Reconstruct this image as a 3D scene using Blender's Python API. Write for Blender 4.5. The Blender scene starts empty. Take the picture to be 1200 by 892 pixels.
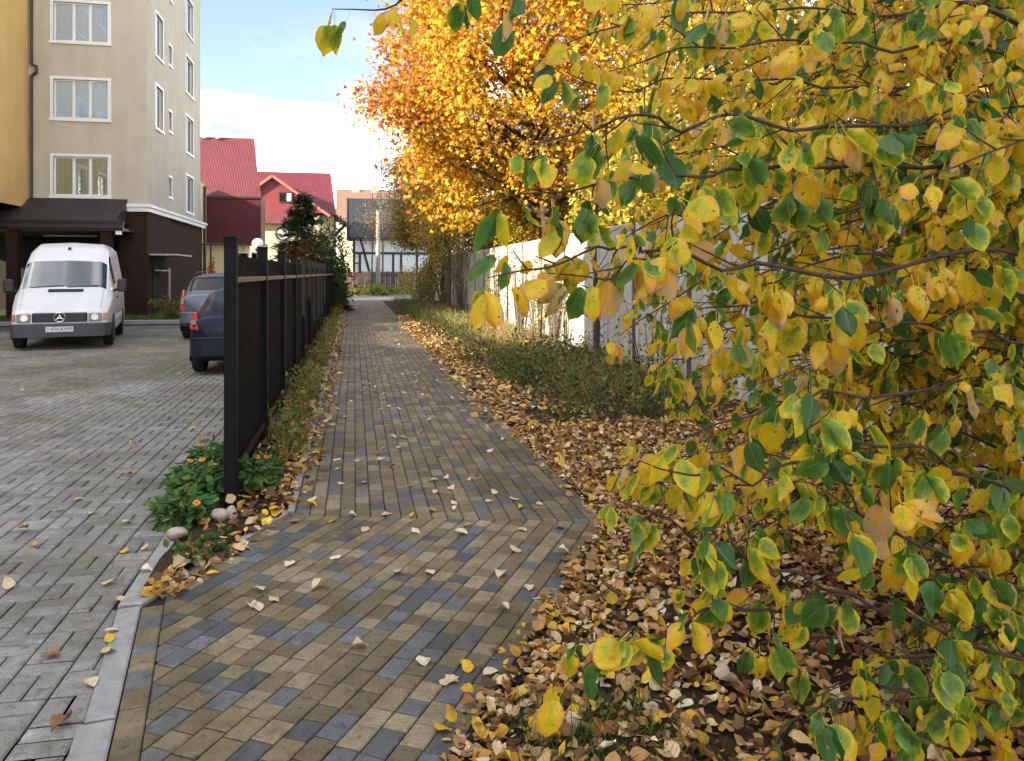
import bpy, bmesh, math, random
import numpy as np
from mathutils import Vector, Matrix

random.seed(7)
rng = np.random.default_rng(11)
S = bpy.context.scene
COL = S.collection
R = math.radians

# ------------------------------------------------------------------ camera
EYE = 1.65                       # eye height above the footpath
YAW = math.atan(185.0 / 900.0)   # the view is turned a little right of the path direction (+Y)
cam_d = bpy.data.cameras.new('camera')
cam_d.sensor_width = 36.0
cam_d.lens = 27.0
cam_d.shift_y = -(446 - 320) / 1200.0
cam_d.clip_start = 0.05
cam_d.clip_end = 2000
cam = bpy.data.objects.new('camera', cam_d)
COL.objects.link(cam)
cam.location = (0, 0, EYE)
cam.rotation_euler = (R(90), 0, -YAW)
S.camera = cam
CA, SA = math.cos(YAW), math.sin(YAW)

def cp(px, py, depth):
    """world point seen at a photo pixel, at a distance in metres along the view axis"""
    X = (px - 600) / 900.0 * depth
    return Vector((X * CA + depth * SA, -X * SA + depth * CA, EYE + (320 - py) / 900.0 * depth))

def gp(px, py, z=0.0):
    return cp(px, py, (EYE - z) * 900.0 / (py - 320))

def to_px(P):
    P = np.asarray(P, float)
    X = P[..., 0] * CA - P[..., 1] * SA
    D = P[..., 0] * SA + P[..., 1] * CA
    Dm = np.maximum(D, 0.05)
    return 600 + 900 * X / Dm, 320 - 900 * (P[..., 2] - EYE) / Dm, D

# ------------------------------------------------------------------ sky, sun, exposure
SUN_EL = R(21)
TRAVEL = Vector((1.0, 0.45, 0)).normalized()
sun_dir = Vector((TRAVEL.x * math.cos(SUN_EL), TRAVEL.y * math.cos(SUN_EL), -math.sin(SUN_EL)))
w = bpy.data.worlds.new('World')
S.world = w
w.use_nodes = True
nt = w.node_tree
nt.nodes.clear()
wo = nt.nodes.new('ShaderNodeOutputWorld')
bg = nt.nodes.new('ShaderNodeBackground')
bg.inputs['Strength'].default_value = 0.15
sky = nt.nodes.new('ShaderNodeTexSky')
sky.sky_type = 'NISHITA'
sky.sun_disc = False
sky.sun_elevation = SUN_EL
sky.sun_rotation = math.atan2(-TRAVEL.x, -TRAVEL.y)
sky.air_density = 0.8
sky.dust_density = 0.1
sky.ozone_density = 1.2
tc = nt.nodes.new('ShaderNodeTexCoord')
sep = nt.nodes.new('ShaderNodeSeparateXYZ')
nt.links.new(tc.outputs['Generated'], sep.inputs[0])
def wmath(op, a, b=None, clamp=False):
    n = nt.nodes.new('ShaderNodeMath'); n.operation = op; n.use_clamp = clamp
    for i, v in enumerate((a, b)):
        if v is None: continue
        if isinstance(v, (int, float)): n.inputs[i].default_value = v
        else: nt.links.new(v, n.inputs[i])
    return n.outputs[0]
zz = wmath('MAXIMUM', sep.outputs['Z'], 0.0)
den = wmath('ADD', zz, 0.10)
cx = wmath('DIVIDE', sep.outputs['X'], den)
cy = wmath('DIVIDE', sep.outputs['Y'], den)
comb = nt.nodes.new('ShaderNodeCombineXYZ')
comb.inputs[2].default_value = 3.7
nt.links.new(cx, comb.inputs[0]); nt.links.new(cy, comb.inputs[1])
noi = nt.nodes.new('ShaderNodeTexNoise')
noi.inputs['Scale'].default_value = 0.55
noi.inputs['Detail'].default_value = 7
noi.inputs['Roughness'].default_value = 0.62
noi.inputs['Distortion'].default_value = 0.4
nt.links.new(comb.outputs[0], noi.inputs['Vector'])
low = wmath('MAXIMUM', wmath('MULTIPLY', wmath('SUBTRACT', 0.235, zz), 2.6), 0.0)          # clouds bank up towards the horizon
cov = wmath('ADD', noi.outputs['Fac'], low)
mask = wmath('MULTIPLY', wmath('SUBTRACT', cov, 0.47), 5.0, True)
mask = wmath('MULTIPLY', mask, 0.92)
mix = nt.nodes.new('ShaderNodeMix'); mix.data_type = 'RGBA'
nt.links.new(mask, mix.inputs['Factor'])
hsv = nt.nodes.new('ShaderNodeHueSaturation')
hsv.inputs['Saturation'].default_value = 0.82
hsv.inputs['Value'].default_value = 0.255
nt.links.new(sky.outputs[0], hsv.inputs['Color'])
nt.links.new(hsv.outputs[0], mix.inputs['A'])
cn = nt.nodes.new('ShaderNodeTexNoise'); cn.inputs['Scale'].default_value = 1.3; cn.inputs['Detail'].default_value = 6
nt.links.new(comb.outputs[0], cn.inputs['Vector'])
crp = nt.nodes.new('ShaderNodeValToRGB')
crp.color_ramp.elements[0].position = 0.30; crp.color_ramp.elements[0].color = (0.62, 0.645, 0.70, 1)
e_ = crp.color_ramp.elements.new(0.47); e_.color = (1.05, 1.05, 1.06, 1)
crp.color_ramp.elements[2].position = 0.64; crp.color_ramp.elements[2].color = (12.5, 11.9, 11.0, 1)
nt.links.new(cn.outputs['Fac'], crp.inputs[0]); nt.links.new(crp.outputs[0], mix.inputs['B'])
nt.links.new(mix.outputs['Result'], bg.inputs['Color'])
nt.links.new(bg.outputs[0], wo.inputs[0])

sl = bpy.data.lights.new('sun', 'SUN')
sl.energy = 2.0
sl.angle = R(0.5)
sl.color = (1.0, 0.86, 0.66)
so = bpy.data.objects.new('sun', sl)
COL.objects.link(so)
so.location = (-40, -30, 40)
so.rotation_euler = sun_dir.to_track_quat('-Z', 'Y').to_euler()
S.view_settings.view_transform = 'Standard'
S.view_settings.look = 'None'
S.view_settings.gamma = 1
S.view_settings.use_curve_mapping = False
S.view_settings.exposure = 3.2
S.cycles.use_denoising = True
S.cycles.max_bounces = 8
S.cycles.transparent_max_bounces = 12

# ------------------------------------------------------------------ helpers: tags, objects
def tag(o, label=None, cat=None, group=None, kind=None):
    if label: o['label'] = label
    if cat: o['category'] = cat
    if group: o['group'] = group
    if kind: o['kind'] = kind
    return o

def empty(name, loc=(0, 0, 0), rz=0.0, label=None, cat=None, group=None, kind=None):
    o = bpy.data.objects.new(name, None)
    o.empty_display_size = 0.2
    COL.objects.link(o)
    o.location = loc
    o.rotation_euler = (0, 0, rz)
    return tag(o, label, cat, group, kind)

def link_mesh(name, me, mat, parent=None, loc=None):
    o = bpy.data.objects.new(name, me)
    COL.objects.link(o)
    if mat is not None and len(me.materials) == 0:
        me.materials.append(mat)
    if parent is not None: o.parent = parent
    if loc is not None: o.location = loc
    return o

class MB:
    """collects polygons; build() links them as one mesh object"""
    def __init__(self): self.v = []; self.f = []
    def poly(self, pts):
        b = len(self.v); self.v += [tuple(p) for p in pts]; self.f.append(tuple(range(b, b + len(pts)))); return self
    def quad(self, a, b, c, d): return self.poly((a, b, c, d))
    def box(self, x0, x1, y0, y1, z0, z1):
        b = len(self.v)
        self.v += [(x0, y0, z0), (x1, y0, z0), (x1, y1, z0), (x0, y1, z0), (x0, y0, z1), (x1, y0, z1), (x1, y1, z1), (x0, y1, z1)]
        self.f += [tuple(b + i for i in q) for q in ((0, 3, 2, 1), (4, 5, 6, 7), (0, 1, 5, 4), (1, 2, 6, 5), (2, 3, 7, 6), (3, 0, 4, 7))]
        return self
    def beam(self, a, b, w, h, up=(0, 0, 1)):
        a = Vector(a); b = Vector(b); d = (b - a).normalized(); up = Vector(up)
        s = d.cross(up)
        if s.length < 1e-4: s = d.cross(Vector((1, 0, 0)))
        s.normalize(); t = s.cross(d).normalized()
        k = len(self.v)
        for p in (a, b):
            for q in ((-1, -1), (1, -1), (1, 1), (-1, 1)):
                self.v.append(tuple(p + s * (q[0] * w / 2) + t * (q[1] * h / 2)))
        self.f += [tuple(k + i for i in q) for q in ((3, 2, 1, 0), (4, 5, 6, 7), (0, 1, 5, 4), (1, 2, 6, 5), (2, 3, 7, 6), (3, 0, 4, 7))]
        return self
    def tube(self, pts, rad, n=6, caps=True):
        pts = [Vector(p) for p in pts]
        if isinstance(rad, (int, float)): rad = [rad] * len(pts)
        k0 = len(self.v)
        prev = None
        for i, p in enumerate(pts):
            d = (pts[min(i + 1, len(pts) - 1)] - pts[max(i - 1, 0)]).normalized()
            if prev is None:
                s = d.cross(Vector((0, 0, 1)))
                if s.length < 1e-3: s = d.cross(Vector((1, 0, 0)))
            else:
                s = prev - d * prev.dot(d)
                if s.length < 1e-5: s = d.cross(Vector((1, 0, 0)))
            s.normalize(); t = d.cross(s); prev = s
            for j in range(n):
                a = 2 * math.pi * j / n
                self.v.append(tuple(p + (s * math.cos(a) + t * math.sin(a)) * rad[i]))
        for i in range(len(pts) - 1):
            for j in range(n):
                a = k0 + i * n + j; b = k0 + i * n + (j + 1) % n
                self.f.append((a, b, b + n, a + n))
        if caps:
            self.f.append(tuple(k0 + j for j in reversed(range(n))))
            self.f.append(tuple(k0 + (len(pts) - 1) * n + j for j in range(n)))
        return self
    def lathe(self, prof, origin, axis='x', n=20):
        """prof: list of (along, radius)"""
        k0 = len(self.v); o = Vector(origin)
        for (a, r) in prof:
            for j in range(n):
                t = 2 * math.pi * j / n; c, s = r * math.cos(t), r * math.sin(t)
                p = {'x': (a, c, s), 'y': (c, a, s), 'z': (c, s, a)}[axis]
                self.v.append(tuple(o + Vector(p)))
        for i in range(len(prof) - 1):
            for j in range(n):
                a = k0 + i * n + j; b = k0 + i * n + (j + 1) % n
                self.f.append((a, b, b + n, a + n))
        self.f.append(tuple(k0 + j for j in reversed(range(n))))
        self.f.append(tuple(k0 + (len(prof) - 1) * n + j for j in range(n)))
        return self
    def mesh(self, name, smooth=False, bevel=0.0, fix=True):
        me = bpy.data.meshes.new(name)
        me.from_pydata(self.v, [], self.f)
        if fix or bevel:
            bm = bmesh.new(); bm.from_mesh(me)
            if bevel:
                bmesh.ops.bevel(bm, geom=list(bm.edges), offset=bevel, segments=1, profile=0.5, affect='EDGES', clamp_overlap=True)
            bmesh.ops.recalc_face_normals(bm, faces=bm.faces)
            bm.to_mesh(me); bm.free()
        if smooth: me.polygons.foreach_set('use_smooth', [True] * len(me.polygons))
        me.update()
        return me
    def build(self, name, mat, parent=None, loc=None, smooth=False, bevel=0.0, fix=True):
        return link_mesh(name, self.mesh(name, smooth, bevel, fix), mat, parent, loc)

def npmesh(name, V, F, attrs=None, smooth=False):
    """V (n,3), F (m,k) with one face size; attrs {name: (n,4)}"""
    me = bpy.data.meshes.new(name)
    V = np.ascontiguousarray(V, np.float32); F = np.ascontiguousarray(F, np.int32)
    m, k = F.shape
    me.vertices.add(len(V)); me.vertices.foreach_set('co', V.ravel())
    me.loops.add(m * k); me.loops.foreach_set('vertex_index', F.ravel())
    me.polygons.add(m)
    me.polygons.foreach_set('loop_start', np.arange(0, m * k, k, dtype=np.int32))
    try: me.polygons.foreach_set('loop_total', np.full(m, k, np.int32))
    except Exception: pass
    if smooth: me.polygons.foreach_set('use_smooth', np.ones(m, bool))
    me.update(calc_edges=True)
    for an, A in (attrs or {}).items():
        at = me.attributes.new(an, 'FLOAT_COLOR', 'POINT')
        at.data.foreach_set('color', np.ascontiguousarray(A, np.float32).ravel())
    me.validate()
    return me

# ------------------------------------------------------------------ materials
MATS = {}
class NT:
    def __init__(self, name):
        self.m = bpy.data.materials.new(name); self.m.use_nodes = True
        self.t = self.m.node_tree; self.t.nodes.clear()
        self.out = self.n('ShaderNodeOutputMaterial')
    def n(self, typ, **kw):
        nd = self.t.nodes.new(typ)
        for k, v in kw.items(): setattr(nd, k, v)
        return nd
    def put(self, sock, v):
        if v is None: return
        if hasattr(v, 'node'): self.t.links.new(v, sock)
        elif isinstance(v, (tuple, list)) and sock.type == 'RGBA' and len(v) == 3: sock.default_value = (*v, 1)
        else: sock.default_value = v
    def math(self, op, a, b=None, clamp=False):
        nd = self.n('ShaderNodeMath', operation=op, use_clamp=clamp)
        self.put(nd.inputs[0], a); self.put(nd.inputs[1], b)
        return nd.outputs[0]
    def coord(self, which='Object', scale=None):
        c = self.n('ShaderNodeTexCoord').outputs[which]
        if scale is None: return c
        mp = self.n('ShaderNodeMapping'); mp.inputs['Scale'].default_value = scale
        self.t.links.new(c, mp.inputs['Vector']); return mp.outputs[0]
    def noise(self, scale, vec=None, detail=4, rough=0.55, dist=0.0):
        nd = self.n('ShaderNodeTexNoise')
        nd.inputs['Scale'].default_value = scale; nd.inputs['Detail'].default_value = detail
        nd.inputs['Roughness'].default_value = rough; nd.inputs['Distortion'].default_value = dist
        if vec is None: vec = self.coord()
        self.t.links.new(vec, nd.inputs['Vector'])
        return nd.outputs['Fac']
    def ramp(self, fac, stops):
        nd = self.n('ShaderNodeValToRGB'); cr = nd.color_ramp
        while len(cr.elements) < len(stops): cr.elements.new(0.5)
        for e, (p, c) in zip(cr.elements, stops):
            e.position = p; e.color = (*c, 1) if len(c) == 3 else c
        self.put(nd.inputs[0], fac); return nd.outputs[0]
    def mix(self, f, a, b, mode='MIX'):
        nd = self.n('ShaderNodeMix', data_type='RGBA', blend_type=mode)
        self.put(nd.inputs['Factor'], f); self.put(nd.inputs['A'], a); self.put(nd.inputs['B'], b)
        return nd.outputs['Result']
    def attr(self, name):
        nd = self.n('ShaderNodeAttribute'); nd.attribute_name = name
        return nd
    def bump(self, h, strength=0.3, dist=0.01):
        nd = self.n('ShaderNodeBump'); nd.inputs['Strength'].default_value = strength
        nd.inputs['Distance'].default_value = dist
        self.put(nd.inputs['Height'], h); return nd.outputs[0]
    def principled(self, color, rough=0.8, metal=0.0, normal=None, spec=None, coat=None, **kw):
        p = self.n('ShaderNodeBsdfPrincipled')
        self.put(p.inputs['Base Color'], color); self.put(p.inputs['Roughness'], rough)
        self.put(p.inputs['Metallic'], metal)
        if normal is not None: self.put(p.inputs['Normal'], normal)
        if spec is not None: self.put(p.inputs['Specular IOR Level'], spec)
        if coat is not None: p.inputs['Coat Weight'].default_value = coat; p.inputs['Coat Roughness'].default_value = 0.06
        return p.outputs[0]
    def done(self, sh):
        self.t.links.new(sh, self.out.inputs[0]); return self.m

def lerp(a, b, t): return tuple(x + (y - x) * t for x, y in zip(a, b))
def mul(c, k): return tuple(min(1, x * k) for x in c)

def plain(name, col, rough=0.7, metal=0.0, var=0.25, scale=6.0, bump=0.0, coat=None, spec=None, which='Object'):
    if name in MATS: return MATS[name]
    n = NT(name)
    co = n.coord(which)
    f = n.noise(scale, co, 5, 0.6)
    c = n.ramp(f, [(0.3, mul(col, 1 - var)), (0.7, mul(col, 1 + var))])
    nb = n.bump(n.noise(scale * 7, co, 3), bump, 0.01) if bump else None
    MATS[name] = n.done(n.principled(c, rough, metal, nb, spec, coat))
    return MATS[name]

def mat_paver():
    n = NT('concrete_paver'); a = n.attr('col')
    pos = n.n('ShaderNodeNewGeometry').outputs['Position']
    f = n.noise(14, pos, 6, 0.68); g = n.noise(120, pos, 3, 0.6); s = n.noise(1.1, pos, 4, 0.6)
    c = n.mix(1.0, a.outputs['Color'], n.ramp(f, [(0.25, (0.50, 0.48, 0.45)), (0.46, (0.92, 0.92, 0.91)), (0.58, (1.02, 1.02, 1.0)), (0.74, (1.6, 1.58, 1.5))]), 'MULTIPLY')
    c = n.mix(1.0, c, n.ramp(g, [(0.3, (0.75, 0.75, 0.75)), (0.7, (1.2, 1.2, 1.2))]), 'MULTIPLY')
    c = n.mix(1.0, c, n.ramp(s, [(0.32, (0.66, 0.63, 0.56)), (0.55, (1, 1, 1))]), 'MULTIPLY')
    c = n.mix(1.0, c, n.ramp(n.noise(0.33, pos, 5, 0.6), [(0.40, (0.86, 0.85, 0.78)), (0.58, (1.04, 1.03, 1.02))]), 'MULTIPLY')
    blot = n.ramp(n.noise(26, pos, 5, 0.7, 0.6), [(0.34, (0.45, 0.43, 0.40)), (0.46, (1, 1, 1))])
    c = n.mix(0.8, c, blot, 'MULTIPLY')
    sh = n.principled(c, n.ramp(f, [(0.3, (0.55,) * 3), (0.7, (0.85,) * 3)]), normal=n.bump(g, 0.35, 0.002), spec=0.35)
    return n.done(sh)
M_PAVER = mat_paver()

def mat_soil(name, cols, sc=3.0):
    n = NT(name); pos = n.n('ShaderNodeNewGeometry').outputs['Position']
    f = n.noise(sc, pos, 8, 0.7)
    c = n.ramp(f, [(0.25, cols[0]), (0.5, cols[1]), (0.75, cols[2])])
    return n.done(n.principled(c, 0.95, normal=n.bump(n.noise(sc * 12, pos, 5, 0.7), 0.8, 0.02), spec=0.1))
M_SOIL = mat_soil('soil', [(0.022, 0.016, 0.011), (0.045, 0.032, 0.02), (0.08, 0.058, 0.035)])
M_SAND = mat_soil('joint_sand', [(0.018, 0.018, 0.014), (0.035, 0.033, 0.026), (0.06, 0.056, 0.044)], 8)
M_TURF = mat_soil('turf', [(0.02, 0.035, 0.012), (0.045, 0.07, 0.02), (0.09, 0.10, 0.035)], 2.2)
M_ASPH = plain('asphalt', (0.085, 0.085, 0.09), 0.85, var=0.3, scale=20, bump=0.3)
M_KERB = plain('kerb_concrete', (0.27, 0.272, 0.275), 0.85, var=0.22, scale=14, bump=0.35)
def mat_render(name, col):
    n = NT(name); pos = n.n('ShaderNodeNewGeometry').outputs['Position']
    mp = n.n('ShaderNodeMapping'); mp.inputs['Scale'].default_value = (2.2, 2.2, 0.16); n.t.links.new(pos, mp.inputs['Vector'])
    c = n.ramp(n.noise(0.8, pos, 6, 0.6), [(0.3, mul(col, 0.90)), (0.7, mul(col, 1.06))])
    c = n.mix(1.0, c, n.ramp(n.noise(1.0, mp.outputs[0], 6, 0.65), [(0.30, (0.90, 0.895, 0.885)), (0.52, (1, 1, 1))]), 'MULTIPLY')
    return n.done(n.principled(c, 0.92, normal=n.bump(n.noise(70, pos, 3), 0.3, 0.006), spec=0.15))
M_BEIGE = mat_render('beige_render', (0.50, 0.46, 0.375))
M_YELLOW = mat_render('ochre_render', (0.60, 0.41, 0.165))
M_BROWN = plain('brown_cladding', (0.034, 0.019, 0.015), 0.85, var=0.15, scale=2.0, spec=0.1)
M_DARKB = plain('dark_brown_sheet', (0.035, 0.024, 0.022), 0.5, var=0.2, scale=3.0)
M_WHITE = plain('white_plastic', (0.72, 0.73, 0.76), 0.45, var=0.05, scale=4.0)
M_CREAM = plain('cream_render', (0.62, 0.52, 0.34), 0.9, var=0.08, scale=1.0)
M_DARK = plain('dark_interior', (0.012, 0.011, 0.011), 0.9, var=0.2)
M_BLACK = plain('black_metal', (0.006, 0.0065, 0.008), 0.6, var=0.3, scale=9, bump=0.05, spec=0.15)
M_SLAT = plain('dark_picket_metal', (0.008, 0.007, 0.0065), 0.65, var=0.35, scale=6, bump=0.05, spec=0.15)
M_RAIL = plain('skylit_tan_rail', (0.20, 0.15, 0.095), 0.75, var=0.3, scale=12)  # sky light on the top rail is put into this tan
M_BARK = plain('bark', (0.045, 0.033, 0.026), 0.9, var=0.4, scale=22, bump=0.5)
M_TWIG = plain('twig_bark', (0.050, 0.026, 0.018), 0.75, var=0.35, scale=40, bump=0.2)
M_GREYBARK = plain('grey_bark', (0.10, 0.085, 0.07), 0.9, var=0.4, scale=18, bump=0.5)
M_STONE = plain('pale_stone', (0.42, 0.36, 0.29), 0.85, var=0.25, scale=14, bump=0.5)
M_TYRE = plain('tyre_rubber', (0.012, 0.012, 0.012), 0.85, var=0.2)
M_PLASTIC = plain('grey_bumper_plastic', (0.055, 0.057, 0.065), 0.6, var=0.1)
M_BLKPL = plain('black_plastic', (0.012, 0.012, 0.013), 0.5, var=0.1)
M_CHROME = plain('chrome', (0.65, 0.66, 0.68), 0.2, metal=1.0, var=0.05)
M_STEEL = plain('rim_steel', (0.32, 0.33, 0.35), 0.4, metal=0.7, var=0.1)
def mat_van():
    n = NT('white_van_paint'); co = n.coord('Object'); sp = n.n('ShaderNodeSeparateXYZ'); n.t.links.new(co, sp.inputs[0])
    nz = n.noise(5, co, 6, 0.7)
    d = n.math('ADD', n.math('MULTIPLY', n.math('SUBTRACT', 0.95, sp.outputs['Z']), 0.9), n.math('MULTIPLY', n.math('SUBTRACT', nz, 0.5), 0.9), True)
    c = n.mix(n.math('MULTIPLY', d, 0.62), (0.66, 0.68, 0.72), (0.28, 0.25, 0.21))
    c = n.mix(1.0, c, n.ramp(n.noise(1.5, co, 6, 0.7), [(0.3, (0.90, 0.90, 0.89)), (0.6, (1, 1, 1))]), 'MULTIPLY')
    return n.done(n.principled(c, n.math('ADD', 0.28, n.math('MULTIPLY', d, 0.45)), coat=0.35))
M_VANW = mat_van()
M_SILVER = plain('blue_grey_car_paint', (0.10, 0.12, 0.16), 0.4, metal=0.3, var=0.04, scale=2, coat=0.4)
M_NAVY = plain('dark_blue_car_paint', (0.007, 0.011, 0.028), 0.45, var=0.05, scale=2, coat=0.12, spec=0.2)
M_TAIL = plain('red_tail_lamp', (0.55, 0.02, 0.015), 0.15, var=0.15, scale=20, coat=0.8)
M_LAMP = plain('clear_lamp', (0.28, 0.27, 0.24), 0.12, var=0.2, scale=20, coat=0.9)
M_AMBER = plain('amber_lamp', (0.6, 0.25, 0.08), 0.2, var=0.1, coat=0.8)
M_PLATE = plain('white_number_plate', (0.62, 0.63, 0.64), 0.4, var=0.04)
M_OPAL = plain('opal_globe', (0.82, 0.80, 0.74), 0.25, var=0.03, coat=0.4)
M_NOTICE = plain('yellow_notice', (0.62, 0.62, 0.16), 0.5, var=0.06)
M_TAN = plain('tan_board', (0.30, 0.22, 0.13), 0.7, var=0.15)
M_PALEBLUE = plain('white_lime_plaster', (0.62, 0.66, 0.72), 0.9, var=0.06, scale=1)
M_TIMBER = plain('dark_timber', (0.03, 0.026, 0.024), 0.8, var=0.2)
M_BROWNFENCE = plain('brown_fence_metal', (0.06, 0.03, 0.026), 0.6, var=0.15)

def mat_glass(name, tint, see=0.35):
    n = NT(name)
    g = n.n('ShaderNodeBsdfGlossy'); g.inputs['Roughness'].default_value = 0.03; g.inputs['Color'].default_value = (0.95, 0.97, 1, 1)
    t = n.n('ShaderNodeBsdfTransparent'); t.inputs['Color'].default_value = (*tint, 1)
    fr = n.n('ShaderNodeFresnel'); fr.inputs['IOR'].default_value = 1.55
    f = n.math('ADD', fr.outputs[0], see, True)
    mx = n.n('ShaderNodeMixShader'); n.put(mx.inputs[0], f)
    n.t.links.new(t.outputs[0], mx.inputs[1]); n.t.links.new(g.outputs[0], mx.inputs[2])
    return n.done(mx.outputs[0])
M_GLASS = mat_glass('window_glass', (0.92, 0.95, 0.97), 0.05)
M_CARGLASS = mat_glass('car_glass', (0.22, 0.25, 0.27), 0.10)

def mat_curtain(name, c0, c1):
    n = NT(name)
    wv = n.n('ShaderNodeTexWave'); wv.inputs['Scale'].default_value = 5.0; wv.inputs['Distortion'].default_value = 1.2
    n.t.links.new(n.coord('Object', (1, 1, 0.12)), wv.inputs['Vector'])
    return n.done(n.principled(n.ramp(wv.outputs['Fac'], [(0.1, c0), (0.9, c1)]), 0.9))
M_CURT = mat_curtain('white_curtain', (0.62, 0.70, 0.76), (0.84, 0.86, 0.88))
M_CURT2 = mat_curtain('ochre_curtain', (0.34, 0.29, 0.16), (0.62, 0.54, 0.34))
M_BLIND = mat_curtain('pale_blind', (0.66, 0.78, 0.82), (0.75, 0.84, 0.86))

def mat_roof(name, col, sx=0.30, sy=0.35):
    n = NT(name)
    wv = n.n('ShaderNodeTexWave'); wv.bands_direction = 'X'; wv.inputs['Scale'].default_value = 1.0 / sx / 6.283 * 3.1416 * 2
    wv.inputs['Distortion'].default_value = 0.0
    n.t.links.new(n.coord('Object'), wv.inputs['Vector'])
    wz = n.n('ShaderNodeTexWave'); wz.bands_direction = 'Z'; wz.wave_profile = 'SAW'; wz.inputs['Scale'].default_value = 1.0 / sy / 2
    n.t.links.new(n.coord('Object'), wz.inputs['Vector'])
    h = n.math('ADD', wv.outputs['Fac'], wz.outputs['Fac'])
    f = n.noise(1.6, None, 5, 0.6)
    c = n.ramp(f, [(0.3, mul(col, 0.8)), (0.7, mul(col, 1.15))])
    c = n.mix(1.0, c, n.ramp(wz.outputs['Fac'], [(0.0, (0.7, 0.7, 0.7)), (0.25, (1, 1, 1))]), 'MULTIPLY')
    return n.done(n.principled(c, 0.5, normal=n.bump(h, 0.6, 0.04), spec=0.4))
M_RED = mat_roof('red_metal_tile', (0.125, 0.018, 0.027))
M_REDFLAT = mat_roof('red_ribbed_siding', (0.095, 0.012, 0.021), 50.0, 0.30)
M_ROOFDARK = mat_roof('dark_metal_tile', (0.035, 0.030, 0.032), 0.2, 0.3)
M_ROOFBLACK = mat_roof('black_pantile', (0.022, 0.026, 0.036), 0.45, 0.5)
M_ROOFBROWN = mat_roof('brown_roof', (0.20, 0.12, 0.085))

def mat_conc_panel():
    n = NT('whitish_concrete_panel'); pos = n.n('ShaderNodeNewGeometry').outputs['Position']
    mp = n.n('ShaderNodeMapping'); mp.inputs['Scale'].default_value = (6, 6, 0.35)
    n.t.links.new(pos, mp.inputs['Vector'])
    st = n.noise(1.0, mp.outputs[0], 6, 0.65); f = n.noise(1.7, pos, 7, 0.65)
    c = n.ramp(f, [(0.28, (0.40, 0.395, 0.385)), (0.6, (0.56, 0.555, 0.54)), (0.8, (0.63, 0.62, 0.60))])
    c = n.mix(1.0, c, n.ramp(st, [(0.32, (0.60, 0.57, 0.52)), (0.55, (1, 1, 1))]), 'MULTIPLY')
    return n.done(n.principled(c, 0.9, normal=n.bump(n.noise(60, pos, 4), 0.25, 0.004), spec=0.2))
M_PANEL = mat_conc_panel()
M_POST = plain('dark_concrete_post', (0.075, 0.075, 0.08), 0.85, var=0.3, scale=8, bump=0.3)

def leafy(n, col, rough=0.5, trans=0.35, normal=None, spec=0.3):
    p = n.principled(col, rough, normal=normal, spec=spec)
    t = n.n('ShaderNodeBsdfTranslucent'); n.put(t.inputs['Color'], col)
    mx = n.n('ShaderNodeMixShader'); mx.inputs[0].default_value = trans
    n.t.links.new(p, mx.inputs[1]); n.t.links.new(t.outputs[0], mx.inputs[2])
    return n.done(mx.outputs[0])

def mat_pear():
    """lc = (hue 0 green..1 orange, |across| 0..1, along 0..1, random)"""
    n = NT('pear_leaf'); a = n.attr('lc')
    sp = n.n('ShaderNodeSeparateColor'); n.t.links.new(a.outputs['Color'], sp.inputs[0])
    hue, u, v = sp.outputs[0], sp.outputs[1], sp.outputs[2]; rnd = a.outputs['Alpha']
    pos = n.n('ShaderNodeNewGeometry').outputs['Position']
    nz = n.noise(38, pos, 4, 0.6); fine = n.noise(260, pos, 3, 0.6)
    rim = n.math('MAXIMUM', u, n.math('SUBTRACT', n.math('MULTIPLY', v, 1.15), 0.15))
    rim = n.math('POWER', rim, 2.5)
    edge = n.math('MULTIPLY', n.math('SUBTRACT', rim, 0.30), 0.42)
    spread = n.math('MULTIPLY', n.math('SUBTRACT', nz, 0.5), 0.75)
    gate = n.math('MULTIPLY', n.math('MULTIPLY', hue, n.math('SUBTRACT', 1.15, hue)), 3.2, True)
    t = n.math('ADD', hue, n.math('MULTIPLY', n.math('ADD', edge, spread), gate), True)
    c = n.ramp(t, [(0.0, (0.045, 0.135, 0.036)), (0.18, (0.10, 0.235, 0.036)), (0.36, (0.28, 0.41, 0.036)),
                   (0.52, (0.68, 0.62, 0.030)), (0.68, (0.92, 0.64, 0.020)), (0.85, (0.90, 0.47, 0.022)), (1.0, (0.62, 0.42, 0.22))])
    rib = n.math('LESS_THAN', u, 0.045)
    c = n.mix(n.math('MULTIPLY', rib, 0.35), c, (0.42, 0.42, 0.16))
    # paler underside
    bf = n.n('ShaderNodeNewGeometry').outputs['Backfacing']
    pale = n.mix(0.12, c, (0.42, 0.44, 0.30))
    c = n.mix(bf, c, pale)
    c = n.mix(1.0, c, n.ramp(fine, [(0.3, (0.86, 0.86, 0.86)), (0.7, (1.1, 1.1, 1.1))]), 'MULTIPLY')
    # brown blotches on old leaves
    bl = n.math('MULTIPLY', n.math('GREATER_THAN', n.noise(55, pos, 2, 0.4), 0.70), n.math('GREATER_THAN', hue, 0.5))
    c = n.mix(n.math('MULTIPLY', bl, 0.8), c, (0.07, 0.035, 0.02))
    tip = n.math('MULTIPLY', n.math('GREATER_THAN', n.math('ADD', v, n.math('MULTIPLY', nz, 0.3)), n.math('ADD', 1.02, n.math('MULTIPLY', rnd, 0.22))), n.math('GREATER_THAN', hue, 0.6))
    c = n.mix(n.math('MULTIPLY', tip, 0.75), c, (0.07, 0.035, 0.02))
    rgh = n.ramp(nz, [(0.3, (0.32,) * 3), (0.7, (0.5,) * 3)])
    return leafy(n, c, rgh, 0.55, n.bump(fine, 0.15, 0.001), 0.5)
M_PEAR = mat_pear()

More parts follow.
